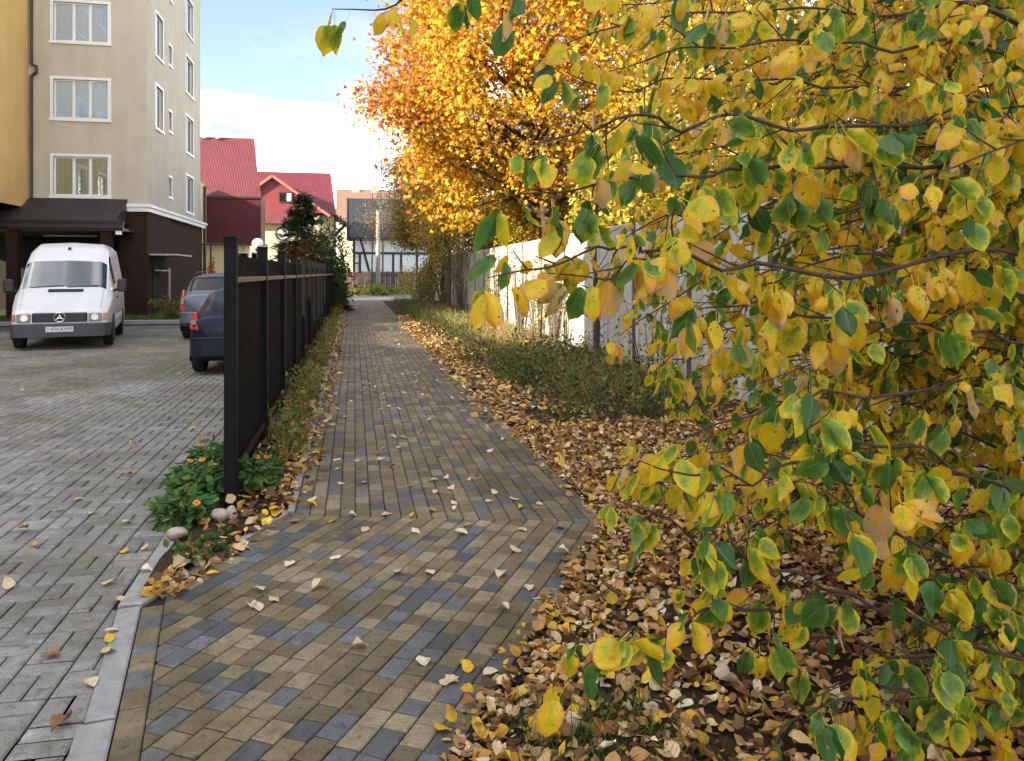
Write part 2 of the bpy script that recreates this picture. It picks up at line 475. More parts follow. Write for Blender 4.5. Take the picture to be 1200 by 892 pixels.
def mat_col(name, trans=0.3, rough=0.6, spec=0.25):
    n = NT(name); a = n.attr('col')
    pos = n.n('ShaderNodeNewGeometry').outputs['Position']
    c = n.mix(1.0, a.outputs['Color'], n.ramp(n.noise(45, pos, 3, 0.6), [(0.3, (0.8, 0.8, 0.8)), (0.7, (1.15, 1.15, 1.15))]), 'MULTIPLY')
    return leafy(n, c, rough, trans, None, spec)
M_FOL = mat_col('autumn_foliage', 0.45)
M_LITTER = mat_col('fallen_leaf', 0.12, 0.65)
M_GRASS = mat_col('grass_blade', 0.25)
M_PETAL = plain('orange_petal', (0.75, 0.22, 0.015), 0.6, var=0.2, scale=60)
M_PETALC = plain('flower_centre', (0.20, 0.09, 0.02), 0.8, var=0.2, scale=60)

# ------------------------------------------------------------------ foliage templates: (V, F tris, aux (|u|, v))
def leaf_template(prof, cols=(-1, -0.5, 0, 0.5, 1), fold=0.25, bend=0.25, halfw=0.34, petiole=0.0, wav=0.0):
    V, aux, F = [], [], []
    m = len(cols)
    for i, (t, wd) in enumerate(prof):
        for u in cols:
            x = u * wd * halfw
            z = -abs(u) * wd * halfw * fold - bend * t * t * 0.5 + wav * math.sin(t * 9 + u * 2) * 0.06 * abs(u)
            V.append((x, t - 0.06 * bend * t * t, z)); aux.append((abs(u), t))
    for i in range(len(prof) - 1):
        for j in range(m - 1):
            a = i * m + j
            F += [(a, a + 1, a + m + 1), (a, a + m + 1, a + m)]
    if petiole:
        k = len(V); hw = 0.011
        V += [(-hw, -petiole, 0.10 * petiole), (hw, -petiole, 0.10 * petiole), (hw, 0.01, 0), (-hw, 0.01, 0)]
        aux += [(0.5, 0.5)] * 4
        F += [(k, k + 1, k + 2), (k, k + 2, k + 3)]
    return np.array(V, float), np.array(F, int), np.array(aux, float)
PEARP = [(0, 0.05), (0.07, 0.50), (0.2, 0.86), (0.38, 1.0), (0.58, 0.90), (0.78, 0.58), (0.91, 0.22), (1.0, 0.01)]
LEAF_V = ((0.25, 0.25, 0.33, 0.4), (0.45, 0.5, 0.35, 1.0), (0.12, 0.12, 0.38, 0.6), (0.7, 0.35, 0.35, 1.2), (0.3, -0.35, 0.34, 0.9), (0.2, 0.7, 0.29, 0.8), (0.9, 0.8, 0.34, 1.5), (-0.3, 0.3, 0.37, 1.3))
PEARLO = [(0, 0.05), (0.09, 0.60), (0.34, 1.0), (0.64, 0.83), (0.88, 0.30), (1.0, 0.01)]
LEAF_T = [leaf_template(PEARLO, (-1, 0, 1), f, b, hw, 0.42, wv) for f, b, hw, wv in LEAF_V]
LEAF_HI = [leaf_template(PEARP, (-1, -0.55, 0, 0.55, 1), f, b, hw, 0.42, wv) for f, b, hw, wv in LEAF_V]
LITP = [(0, 0.1), (0.13, 0.70), (0.40, 1.0), (0.74, 0.62), (1.0, 0.02)]
LITTER_T = [leaf_template(LITP, (-1, 0, 1), f, b, 0.38, 0, wv) for f, b, wv in ((-0.5, -0.4, 0.6), (0.4, 0.5, 1.0), (-0.9, 0.3, 1.2), (0.15, -0.7, 0.5))]
FLATP = [(0, 0.05), (0.25, 0.85), (0.6, 0.8), (1.0, 0.02)]
FAR_T = [(np.array([(0, 0, 0), (-0.34, 0.45, -0.10), (0, 0.5, 0.04), (0.34, 0.45, -0.10), (0, 1, -0.08 * k)], float), np.array([(0, 2, 1), (0, 3, 2), (1, 2, 4), (2, 3, 4)]), np.zeros((5, 2))) for k in (1, -1)]
SMALL_T = [leaf_template(FLATP, (-1, 0, 1), 0.3, b, 0.36) for b in (0.2, -0.2, 0.5)]
def maple_template():
    ang = [-90, -30, 0, 28, 58, 90]
    rad = [0.18, 0.80, 0.48, 0.95, 0.52, 1.0]
    pts = [(r * math.cos(R(a)), r * math.sin(R(a))) for a, r in zip(ang, rad)]
    pts = pts + [(-x, y) for x, y in pts[-2:0:-1]]
    V = [(0, 0.35, 0.05)] + [(x * 0.55, 0.35 + y * 0.55, -0.10 * (x * x)) for x, y in pts]
    n = len(pts); F = [(0, i + 1, (i + 1) % n + 1) for i in range(n)]
    return np.array(V, float), np.array(F, int), np.array([(0.5, 0.5)] * len(V), float)
MAPLE_T = maple_template()
def blade_template():
    V = [(-0.5, 0, 0), (0.5, 0, 0), (-0.42, 0.4, 0.05), (0.42, 0.4, 0.05), (-0.28, 0.75, 0.18), (0.28, 0.75, 0.18), (0, 1, 0.36)]
    F = [(0, 1, 3), (0, 3, 2), (2, 3, 5), (2, 5, 4), (4, 5, 6)]
    return np.array(V, float), np.array(F, int), np.array([(0.5, v[1]) for v in V], float)
BLADE_T = blade_template()

def unit(a): return a / np.maximum(np.linalg.norm(a, axis=-1, keepdims=True), 1e-9)
def frames(a, nrm):
    a = unit(np.asarray(a, float)); nrm = np.asarray(nrm, float)
    nrm = nrm - (nrm * a).sum(-1, keepdims=True) * a
    nrm = unit(nrm); x = np.cross(a, nrm)
    return np.stack([x, a, nrm], axis=-1)
def inst(T, P, Rm, Sc, C4):
    """T template; P (N,3); Rm (N,3,3); Sc (N,) or (N,3); C4 (N,4) -> V, F, col per vertex"""
    V0, F0, aux = T
    P = np.asarray(P, float); N = len(P); Sc = np.asarray(Sc, float)
    if Sc.ndim == 1: Sc = np.repeat(Sc[:, None], 3, 1)
    V = np.einsum('nij,nkj->nki', Rm, V0[None] * Sc[:, None, :]) + P[:, None, :]
    F = F0[None] + (np.arange(N) * len(V0))[:, None, None]
    C = np.repeat(np.asarray(C4, float)[:, None, :], len(V0), 1)
    return V.reshape(-1, 3), F.reshape(-1, 3), C.reshape(-1, 4)
def merge(parts):
    Vs, Fs, Cs, k = [], [], [], 0
    for V, F, C in parts:
        Vs.append(V); Fs.append(F + k); Cs.append(C); k += len(V)
    return np.concatenate(Vs), np.concatenate(Fs), np.concatenate(Cs)
def rgba(cols): return np.concatenate([np.clip(cols, 0, 1), np.ones((len(cols), 1))], 1)
def palette(cols, N, jit=0.25, weights=None):
    cols = np.array(cols, float)
    i = rng.choice(len(cols), N, p=weights)
    return cols[i] * (1 + jit * (rng.random((N, 1)) - 0.5) * 2) * (1 + 0.12 * (rng.random((N, 3)) - 0.5))

# ------------------------------------------------------------------ ground
def sheet(name, pts, z, mat, kind='structure', parent=None):
    o = MB().poly([(x, y, z) for x, y in pts]).build(name, mat, parent, fix=False)
    if kind and parent is None: o['kind'] = kind
    return o
sheet('ground', [(-400, -250), (400, -250), (400, 700), (-400, 700)], -0.06, M_TURF)

# ------------------------------------------------------------------ paving
def clip(poly, a, b):
    """keep the part left of the line a->b"""
    out = []
    def side(p): return (b[0] - a[0]) * (p[1] - a[1]) - (b[1] - a[1]) * (p[0] - a[0])
    for i in range(len(poly)):
        p, q = poly[i], poly[(i + 1) % len(poly)]
        sp, sq = side(p), side(q)
        if sp >= 0: out.append(p)
        if (sp >= 0) != (sq >= 0):
            t = sp / (sp - sq); out.append((p[0] + (q[0] - p[0]) * t, p[1] + (q[1] - p[1]) * t))
    return out
def area(p): return 0.5 * sum(p[i][0] * p[(i + 1) % len(p)][1] - p[(i + 1) % len(p)][0] * p[i][1] for i in range(len(p)))
def shrink(p, d):
    c = (sum(q[0] for q in p) / len(p), sum(q[1] for q in p) / len(p)); out = []
    n = len(p)
    for i in range(n):
        a, b, e = Vector(p[i - 1]), Vector(p[i]), Vector(p[(i + 1) % n])
        u = (b - a); v = (e - b)
        if u.length < 1e-5 or v.length < 1e-5: out.append(tuple(b)); continue
        u.normalize(); v.normalize()
        n1 = Vector((-u.y, u.x)); n2 = Vector((-v.y, v.x)); s = n1 + n2
        k = max(0.35, 1 + n1.dot(n2))
        out.append(tuple(b + s * (d / k)))
    return out
def brick_geo(poly, top, depth=0.045, bev=0.006, tilt=0.0):
    """bevelled paving block, 12 to 40 triangles"""
    tx, ty = (random.uniform(-tilt, tilt), random.uniform(-tilt, tilt))
    c = (sum(q[0] for q in poly) / len(poly), sum(q[1] for q in poly) / len(poly))
    def z(p): return top + (p[0] - c[0]) * tx + (p[1] - c[1]) * ty
    inn = shrink(poly, bev); n = len(poly)
    V = [(p[0], p[1], z(p)) for p in inn] + [(p[0], p[1], z(p) - bev * 0.8) for p in poly] + [(p[0], p[1], top - depth) for p in poly]
    F = [tuple(range(n))]
    for r in range(2):
        for i in range(n):
            j = (i + 1) % n
            F.append((r * n + i, (r + 1) * n + i, (r + 1) * n + j, r * n + j))
    return V, F
def lay(name, parent, blocks, nmax=300, bev=0.006):
    """blocks: (poly, top, colour). The 300 that show largest become objects, the rest one stuff mesh"""
    def score(b):
        c = np.mean(np.array(b[0]), 0); px, py, d = to_px((c[0], c[1], 0))
        vis = d > 1.5 and -20 < px < 1220 and py < 905
        return -(abs(area(b[0])) / (d ** 3)) if vis else 0
    blocks = [b for b in blocks if len(b[0]) >= 3 and abs(area(b[0])) > 3e-4]
    blocks.sort(key=score)
    V, F, C = [], [], []
    for i, (p, top, col) in enumerate(blocks):
        if area(p) < 0: p = p[::-1]
        v, f = brick_geo(p, top, tilt=0.012, bev=bev)
        if i < nmax:
            c = np.mean(np.array(v), 0); c[2] = 0
            me = bpy.data.meshes.new(name); me.from_pydata([tuple(np.array(q) - c) for q in v], [], f)
            at = me.attributes.new('col', 'FLOAT_COLOR', 'POINT')
            at.data.foreach_set('color', np.tile(np.array([*col, 1], np.float32), len(v)))
            link_mesh(name, me, M_PAVER, parent, tuple(c))
        else:
            k = len(V); V += v; F += [tuple(k + q for q in ff) for ff in f]; C += [(*col, 1)] * len(v)
    me = bpy.data.meshes.new(name + '_field'); me.from_pydata(V, [], F)
    at = me.attributes.new('col', 'FLOAT_COLOR', 'POINT'); at.data.foreach_set('color', np.array(C, np.float32).ravel())
    o = link_mesh(name + '_field', me, M_PAVER, parent); o['kind'] = 'stuff'

TANS = [(0.198, 0.162, 0.099), (0.235, 0.193, 0.121), (0.168, 0.137, 0.085), (0.275, 0.233, 0.157), (0.15, 0.122, 0.077)]
BLUES = [(0.115, 0.123, 0.142), (0.14, 0.149, 0.17), (0.088, 0.094, 0.108)]
def path_col(far=False):
    c = random.choice(BLUES) if random.random() < 0.27 else random.choice(TANS)
    k = random.uniform(0.88, 1.10)
    if far: c = lerp(mul(c, 0.92), (0.165, 0.138, 0.098), 0.18)
    return tuple(x * k for x in c)

PL, PR = -0.40, 1.66            # far footpath, left and right edge
BEND = R(30.3)                  # near part of the footpath heads 30 degrees right
# mitre line between the two parts
MA = (PL - 0.10, 5.42 + 0.10 * math.tan(BEND / 2)); MBp = (PR + 0.1, 5.42 - (PR + 0.1 - PL) * math.tan(BEND / 2))
pathroot = empty('footpath', (0, 0, 0), kind='structure')
blocks = []
W = 0.102; J = 0.0055
# columns of the far part, running along +Y
ncol = int(round((PR - PL) / W))
def column(u0, u1, v0, v1, xf, clips, store):
    v = v0 + random.uniform(-0.15, 0)
    while v < v1:
        L = random.choice((0.154, 0.135, 0.120, 0.102, 0.102, 0.16)) if xf((0, 0))[1] > 1 else random.choice((0.205, 0.154, 0.154, 0.102))
        q = [(u0 + J / 2, v + J / 2), (u1 - J / 2, v + J / 2), (u1 - J / 2, v + L - J / 2), (u0 + J / 2, v + L - J / 2)]
        q = [xf(p) for p in q]
        for a, b in clips:
            if q: q = clip(q, a, b)
        if len(q) >= 3 and abs(area(q)) > 4e-4:
            store.append((q, random.uniform(-0.0015, 0.0015), path_col(xf((0, 0))[1] < 1)))
        v += L
END_Y = 46.0
for i in range(ncol):
    column(PL + i * W, PL + (i + 1) * W, 4.6, END_Y, lambda p: p, [(MA, MBp)], blocks)
# near part: rotated columns that meet the far ones on the mitre
mo = ((MA[0] + MBp[0]) / 2, (MA[1] + MBp[1]) / 2)
cb, sb = math.cos(BEND), math.sin(BEND)
def near_xf(p): return (mo[0] + p[0] * cb + p[1] * sb, mo[1] - p[0] * sb + p[1] * cb)
K0 = (-0.62, 1.60); K1 = (-0.815, 2.82); K2 = (-1.035, 4.10); K3 = (-0.43, 5.50)
def off(a, b, d):   # shift the line a->b to its left by d
    v = Vector((b[0] - a[0], b[1] - a[1])).normalized(); n_ = Vector((-v.y, v.x)) * d
    return (a[0] + n_.x, a[1] + n_.y), (b[0] + n_.x, b[1] + n_.y)
KB = (K2[0] + (K0[0] - K2[0]) / (K0[1] - K2[1]) * (-6 - K2[1]), -6.0)   # kerb line carried on behind the camera
field_left = off(K2, KB, 0.108)
n_right = ((PR - mo[0]) / math.cos(BEND / 2))
clips_near = [(MBp, MA), field_left, off(K3, K2, 0.004)]
for i in range(-34, ncol):
    u0 = PL - mo[0] + i * W; u1 = u0 + W
    column(u0, u1, -9.0, 1.2, near_xf, clips_near, blocks)
# border course along the kerb
dK = Vector((KB[0] - K2[0], KB[1] - K2[1])); LK = dK.length; dK.normalize(); nK = Vector((-dK.y, dK.x))
t = 0.02
while t < LK:
    L = random.choice((0.205, 0.205, 0.15, 0.102))
    a = Vector(K2) + dK * (t + J / 2) + nK * 0.006; b = Vector(K2) + dK * (t + L - J / 2) + nK * 0.006
    q = [tuple(a), tuple(b), tuple(b + nK * 0.098), tuple(a + nK * 0.098)]
    q = clip(q, *off(K3, K2, 0.004))
    if len(q) >= 3: blocks.append((q, random.uniform(-0.001, 0.001), path_col()))
    t += L
lay('paving_brick', pathroot, blocks)
sheet('sand_bed', [(PR + 0.01, 4.7), (PR + 0.01, END_Y), (PL, END_Y), (PL, 5.3), K3, K2, KB, (-4.0, -6), (-3.4, -3.6)], -0.013, M_SAND, None, pathroot)

# car park: basket weave, blocks 0.2 x 0.1
lotroot = empty('parking_lot', (0, 0, 0), kind='structure')
LOTX = -1.17
lot = []
gx0 = -1.17
GREYS = [(0.248, 0.25, 0.258), (0.278, 0.279, 0.285), (0.218, 0.22, 0.228), (0.262, 0.26, 0.256)]
B = 0.2
kerb_line_a = off((K2[0] - 0.105, K2[1]), (KB[0] - 0.105, KB[1]), 0)
for i in range(0, 62):
    x1 = gx0 + 0.8 - i * B; x0 = x1 - B
    for j in range(-8, 125):
        y0 = -0.1 + j * B; y1 = y0 + B
        if y0 > 24.2: continue
        px, py, d = to_px((x1, y1, 0))
        if d > 0.3 and px < -650: continue
        if y0 < 1.0: continue
        subs = [[x0, x1, y0, y0 + B / 2], [x0, x1, y0 + B / 2, y1]] if (i + j) % 2 == 0 else [[x0, x0 + B / 2, y0, y1], [x0 + B / 2, x1, y0, y1]]
        for a0, a1, b0, b1 in subs:
            g = 0.009
            q = [(a0 + g / 2, b0 + g / 2), (a1 - g / 2, b0 + g / 2), (a1 - g / 2, b1 - g / 2), (a0 + g / 2, b1 - g / 2)]
            q = clip(q, (LOTX, -9), (LOTX, 60)) if b0 > K2[1] else clip(q, *[kerb_line_a[1], kerb_line_a[0]])
            if len(q) < 3: continue
            k = random.uniform(0.85, 1.13); c = random.choice(GREYS)
            ms = 0.5 + 0.5 * (math.sin(a0 * 0.9 + 1.3) * math.cos(b0 * 0.55 + 0.4) + 0.6 * math.sin(a0 * 2.1 - b0 * 1.7) + 0.4 * math.sin(a0 * 4.3 + b0 * 3.1)) / 1.6
            ms = min(1, max(0, (b0 - 7.0) / 4.0)) * min(1, max(0, ms * 1.5 - 0.1)) * 0.8      # moss and dirt away from the entrance
            c = lerp(c, (0.155, 0.152, 0.10), ms)
            lot.append((q, -0.006 + random.uniform(-0.002, 0.002), tuple(v * k for v in c)))
lay('paver', lotroot, lot, bev=0.008)
sheet('sand_bed', [(-30, -6), (-0.6, -6), (K2[0] - 0.05, K2[1]), (LOTX, 4.3), (LOTX, 24.4), (-30, 24.4)], -0.022, M_SAND, None, lotroot)

# kerb stones
kerb = empty('kerb', (0, 0, 0), kind='structure')
def stone(name, parent, poly, z, col=M_KERB, bev=0.008):
    if area(poly) < 0: poly = poly[::-1]
    v, f = brick_geo(poly, z, 0.12, bev)
    me = bpy.data.meshes.new(name); me.from_pydata(v, [], f)
    return link_mesh(name, me, col, parent)
def strip(name, parent, a, b, wd, z, L, gap=0.006, jag=0.0):
    a = Vector(a); b = Vector(b); d = (b - a); T_ = d.length; d.normalize(); n_ = Vector((-d.y, d.x)); t = 0
    while t < T_ - 0.02:
        e = min(t + L, T_); s = random.uniform(-jag, jag)
        p, q = a + d * (t + gap / 2) + n_ * s, a + d * (e - gap / 2) + n_ * s
        stone(name, parent, [tuple(p), tuple(q), tuple(q + n_ * wd), tuple(p + n_ * wd)], z + random.uniform(-0.003, 0.003))
        t = e
kd = Vector((K2[0] - KB[0], K2[1] - KB[1])).normalized(); kn = Vector((-kd.y, kd.x))
strip('kerb_stone', kerb, tuple(Vector(K2) - kd * 1.02), K2, 0.105, 0.006, 1.02)
strip('kerb_stone', kerb, KB, tuple(Vector(K2) - kd * 1.03), 0.125, 0.004, 1.0)
strip('kerb_stone', kerb, (K2[0] - 0.01, K2[1] + 0.01), (LOTX + 0.10, 5.35), 0.10, 0.008, 0.62)
strip('edging_stone', kerb, K2, K3, 0.055, 0.012, 0.5)
strip('edging_stone', kerb, (PL - 0.004, 5.52), (PL - 0.004, END_Y), 0.05, 0.010, 1.0)
strip('kerb_stone', kerb, (LOTX + 0.09, 5.36), (LOTX + 0.09, 24.4), 0.08, 0.0, 1.0)

def rough_sheet(name, x0, x1, y0, y1, st, zf, mat, keep=None):
    nx = int((x1 - x0) / st) + 1; ny = int((y1 - y0) / st) + 1
    X, Y = np.meshgrid(np.linspace(x0, x1, nx), np.linspace(y0, y1, ny))
    Z = zf(X, Y)
    V = np.stack([X, Y, Z], -1).reshape(-1, 3)
    a = (np.arange(ny - 1)[:, None] * nx + np.arange(nx - 1)[None]).ravel()
    F = np.stack([a, a + 1, a + nx + 1, a + nx], 1)
    if keep is not None:
        c = V[F].mean(1); F = F[keep(c)]
    me = npmesh(name, V, F, smooth=True)
    o = link_mesh(name, me, mat); o['kind'] = 'structure'
    return o
def vnoise(X, Y, s, seed=0):
    return (np.sin(X * s * 1.3 + seed) * np.cos(Y * s * 0.9 + seed * 2) + 0.6 * np.sin(X * s * 2.7 + Y * s * 2.1 + seed * 3) + 0.35 * np.sin(X * s * 5.1 - Y * s * 4.3 + seed)) / 1.95
WALLX = 4.86
# right edge of the footpath: x as a function of y
def right_edge(y):
    y = np.asarray(y, float)
    u = PL - mo[0] + ncol * W
    # near part: points mo + u*(cb,-sb) + v*(sb,cb)
    v = (y - mo[1] + u * sb) / cb
    xn = mo[0] + u * cb + v * sb
    return np.where(xn < PR, xn, PR)
def verge_z(X, Y):
    d = X - right_edge(Y)
    z = -0.03 + 0.05 * np.clip(d / 0.5, 0, 1) + 0.03 * vnoise(X, Y, 2.0, 1) * np.clip(d, 0, 1)
    return np.where(d < 0.0, -0.05, z)
rough_sheet('verge', -1.0, 40.0, -4.0, 0.0 + 6.0, 0.12, verge_z, M_SOIL, keep=lambda c: (c[:, 0] < WALLX + 0.5) & (c[:, 0] > right_edge(c[:, 1]) - 0.25))
rough_sheet('verge', PR - 0.1, WALLX + 0.2, 6.0, 46.0, 0.15, verge_z, M_SOIL)
def bed_z(X, Y): return -0.01 + 0.03 * vnoise(X, Y, 3.0, 2) + 0.03
def bed_left(y): return np.where(np.asarray(y) < 5.35, LOTX + 0.10 + (K2[0] - LOTX - 0.10) * (5.35 - np.asarray(y)) / 1.25, LOTX + 0.10)
def bed_right(y): return np.where(np.asarray(y) < 5.5, K2[0] + (K3[0] - K2[0]) * (np.asarray(y) - K2[1]) / (K3[1] - K2[1]), PL - 0.055)
rough_sheet('flower_bed', -1.2, -0.3, 4.1, 46.0, 0.06, bed_z, M_SOIL, keep=lambda c: (c[:, 0] > bed_left(c[:, 1]) - 0.0) & (c[:, 0] < bed_right(c[:, 1]) - 0.03))
# lawn strip and pavement in front of the block, cross street at the end
sheet('asphalt_lane', [(-30, 24.4), (LOTX, 24.4), (LOTX, 26.2), (-30, 26.2)], -0.012, M_ASPH)
lawn = MB().box(-30, -2.2, 26.5, 60, -0.05, 0.10).build('lawn', M_TURF); lawn['kind'] = 'structure'
k2 = empty('kerb', kind='structure')
strip('kerb_stone', k2, (-2.0, 26.2), (-30, 26.2), -0.30, 0.14, 1.0)
sheet('cross_street', [(-60, 46.0), (70, 46.0), (70, 57.5), (-60, 57.5)], 0.004, plain('pale_asphalt', (0.17, 0.165, 0.16), 0.9, var=0.2, scale=3))

# ------------------------------------------------------------------ concrete panel wall on the right
BAY = 2.27
wall = empty('concrete_wall', (WALLX, 3.7, 0), label='long whitish concrete panel wall along the right side of the footpath', cat='wall')
pm = MB().box(-0.05, 0.05, -0.045, 0.045, -0.1, 2.56).mesh('wall_post', bevel=0.006)
slabs = [MB().box(-0.03, 0.03, -BAY / 2 + 0.05, BAY / 2 - 0.05, -0.4288, 0.4288).mesh('wall_panel', bevel=0.010) for _ in range(1)]
for k in range(-2, 20):
    y = 3.74 + k * BAY - 3.7
    link_mesh('wall_post', pm, M_POST, wall, (0, y, 0))
    if k < 19:
        for r in range(3):
            o = link_mesh('wall_panel', slabs[0], M_PANEL, wall, (random.uniform(-0.008, 0.008), y + BAY / 2, 0.40 + r * 0.858))
            o.rotation_euler = (random.uniform(-0.003, 0.003), random.uniform(-0.006, 0.006), 0)

# ------------------------------------------------------------------ picket fence on the left
FX = -0.86
NB = 14; FB = 1.93; FY0 = 5.70
fence = empty('picket_fence', (FX, FY0, 0), label='dark metal picket fence between the footpath and the parking lot', cat='fence')
pm = MB()
pm.box(-0.042, 0.042, -0.042, 0.042, -0.1, 1.885).box(-0.048, 0.048, -0.048, 0.048, 1.885, 1.905)
pm = pm.mesh('post', bevel=0.004)
sl_ = MB()   # picket: shallow ribbed profile with a rounded top
prof = [(-0.034, 0.0), (-0.030, 0.012), (-0.018, 0.012), (-0.013, 0.003), (0.013, 0.003), (0.018, 0.012), (0.030, 0.012), (0.034, 0.0)]
for (y0, x0), (y1, x1) in zip(prof[:-1], prof[1:]):
    zt0 = 1.76 + 0.03 * (1 - (y0 / 0.036) ** 2); zt1 = 1.76 + 0.03 * (1 - (y1 / 0.036) ** 2)
    sl_.quad((x0, y0, 0.06), (x1, y1, 0.06), (x1, y1, zt1), (x0, y0, zt0))
    sl_.quad((x0 - 0.0022, y1, 0.06), (x0 - 0.0022, y0, 0.06), (x0 - 0.0022, y0, zt0), (x0 - 0.0022, y1, zt1))
sl_ = sl_.mesh('picket', fix=False)
rl = MB().box(-0.018, 0.018, 0, FB - 0.09, -0.02, 0.02).mesh('rail', bevel=0.003); rl2 = rl.copy()
NS = 16
for k in range(NB + 1):
    link_mesh('post', pm, M_BLACK, fence, (0.01, k * FB, random.uniform(-0.01, 0.01)))
    if k == NB: break
    for z, m in ((1.60, M_RAIL), (0.22, M_SLAT)):
        o = link_mesh('rail', rl if m is M_RAIL else rl2, m, fence, (0.025, k * FB + 0.045, z))
    for j in range(NS):
        o = link_mesh('picket', sl_, M_SLAT, fence, (-0.014, k * FB + 0.10 + (FB - 0.2) * j / (NS - 1), random.uniform(-0.006, 0.006)))
        o.rotation_euler = (random.uniform(-0.004, 0.004), 0, random.uniform(-0.03, 0.03))

# ------------------------------------------------------------------ buildings
def wall_holes(mb, o, u, n, Wd, z0, z1, holes, depth=0.16):
    """wall from o along u, outward normal n; holes (u0,u1,z0,z1) cut right through with reveals"""
    o = Vector(o); u = Vector(u); n = Vector(n)
    us = sorted({0, Wd, *[h[0] for h in holes], *[h[1] for h in holes]}); zs = sorted({z0, z1, *[h[2] for h in holes], *[h[3] for h in holes]})
    def P(a, z, d=0): p = o + u * a - n * d; return (p.x, p.y, z)
    for a, b in zip(us[:-1], us[1:]):
        for c, d in zip(zs[:-1], zs[1:]):
            ma, mz = (a + b) / 2, (c + d) / 2
            if any(h[0] < ma < h[1] and h[2] < mz < h[3] for h in holes): continue
            mb.quad(P(a, c), P(b, c), P(b, d), P(a, d))
    for h in holes:
        a, b, c, d = h
        mb.quad(P(a, c), P(a, d), P(a, d, depth), P(a, c, depth)); mb.quad(P(b, c), P(b, c, depth), P(b, d, depth), P(b, d))
        mb.quad(P(a, c), P(a, c, depth), P(b, c, depth), P(b, c)); mb.quad(P(a, d), P(b, d), P(b, d, depth), P(a, d, depth))
def slab(o, u, n, a, b, z0, z1, d0, d1):
    """box in wall coordinates: along u from a to b, from d0 to d1 inward (negative = proud)"""
    o = Vector(o); u = Vector(u); n = Vector(n); mb = MB(); k = []
    for d in (d0, d1):
        for (s, z) in ((a, z0), (b, z0), (b, z1), (a, z1)):
            p = o + u * s - n * d; k.append((p.x, p.y, z))
    mb.v = k; mb.f = [(0, 1, 2, 3), (7, 6, 5, 4), (0, 4, 5, 1), (1, 5, 6, 2), (2, 6, 7, 3), (3, 7, 4, 0)]
    return mb
def join(*mbs):
    m = MB()
    for q in mbs:
        k = len(m.v); m.v += q.v; m.f += [tuple(k + i for i in f) for f in q.f]
    return m
def window(parent, o, u, n, a, b, z0, z1, mull=(0.36, 0.66), curtain=None, surround=0.10, fr=0.055, name='window'):
    if surround:
        s = surround
        sur = join(slab(o, u, n, a - s, b + s, z1, z1 + s, -0.03, 0.02), slab(o, u, n, a - s - 0.03, b + s + 0.03, z0 - s, z0, -0.06, 0.02),
                   slab(o, u, n, a - s, a, z0, z1, -0.028, 0.02), slab(o, u, n, b, b + s, z0, z1, -0.028, 0.02))
        sur.build('window_surround', M_WHITE, parent)
    bars = [slab(o, u, n, a, b, z1 - fr, z1, 0.08, 0.14), slab(o, u, n, a, b, z0, z0 + fr, 0.08, 0.14),
            slab(o, u, n, a, a + fr, z0 + fr, z1 - fr, 0.08, 0.14), slab(o, u, n, b - fr, b, z0 + fr, z1 - fr, 0.08, 0.14)]
    cuts = [a + fr] + [a + (b - a) * m for m in mull] + [b - fr]
    for m in cuts[1:-1]: bars.append(slab(o, u, n, m - fr * 0.9, m + fr * 0.9, z0 + fr, z1 - fr, 0.078, 0.142))
    wf = join(*bars).build(name, M_WHITE, parent)
    for i, (c, d) in enumerate(zip(cuts[:-1], cuts[1:])):
        e = fr * 0.9
        slab(o, u, n, c + (e if i else 0), d - (e if i < len(cuts) - 2 else 0), z0 + fr, z1 - fr, 0.105, 0.115).build('pane', M_GLASS, wf)
    if curtain is not None:
        slab(o, u, n, a + 0.02, b - 0.02, z0 + 0.02, z1 - 0.02, 0.135, 0.145).build('curtain', curtain, wf)
    slab(o, u, n, a - 0.1, b + 0.1, z0 - 0.1, z1 + 0.1, 0.9, 0.92).build('room', M_DARK, wf)
    return wf

BX1, BX0, BY0, BY1, BH = -7.40, -11.28, 30.1, 41.0, 17.2
bld = empty('apartment_building', (BX1, BY0, 0), label='beige rendered apartment block with brown ground floor behind the white van', cat='building')
bld_w = lambda mb, name, m, **k: None
def child(mb, name, m, parent, **k):
    """mb is in world coordinates: move it under its parent"""
    o = mb.build(name, m, parent, **k)
    return o
bld.location = (0, 0, 0)
U, Nn = (1, 0, 0), (0, -1, 0)
OF = (BX0, BY0, 0)
fw = []
for lv in range(5):
    z0 = 4.42 + 2.76 * lv
    if z0 + 1.4 < BH: fw.append((0.78, 2.58, z0, z0 + 1.40))
mb = MB()
wall_holes(mb, OF, U, Nn, BX1 - BX0, 4.0, BH, fw)
US, NS_ = (0, 1, 0), (1, 0, 0)
OS1 = (BX1, BY0, 0)
sw1 = []; sw2 = []
for lv in range(5):
    z0 = 4.50 + 2.76 * lv
    if z0 + 1.6 < BH:
        if lv >= 1: sw1.append((1.25, 2.35, z0 - 0.05, z0 + 1.55))
        sw2.append((0.55, 1.25, z0 + 0.35, z0 + 1.15)); sw2.append((4.1, 5.7, z0 + 0.0, z0 + 1.65))
wall_holes(mb, OS1, US, NS_, 3.4, 4.0, BH, sw1)
OS2 = (BX1 - 0.18, BY0 + 3.4, 0)
wall_holes(mb, OS2, US, NS_, 7.5, 4.0, BH, sw2)
mb.quad((BX1, BY0 + 3.4, 4.0), (BX1 - 0.18, BY0 + 3.4, 4.0), (BX1 - 0.18, BY0 + 3.4, BH), (BX1, BY0 + 3.4, BH))
mb.quad((BX1 - 0.18, BY1, 0), (BX0 - 6, BY1, 0), (BX0 - 6, BY1, BH), (BX1 - 0.18, BY1, BH))
child(mb, 'wall', M_BEIGE, bld, fix=False)
cs = [M_CURT2, M_BLIND, M_CURT, M_CURT, M_CURT]
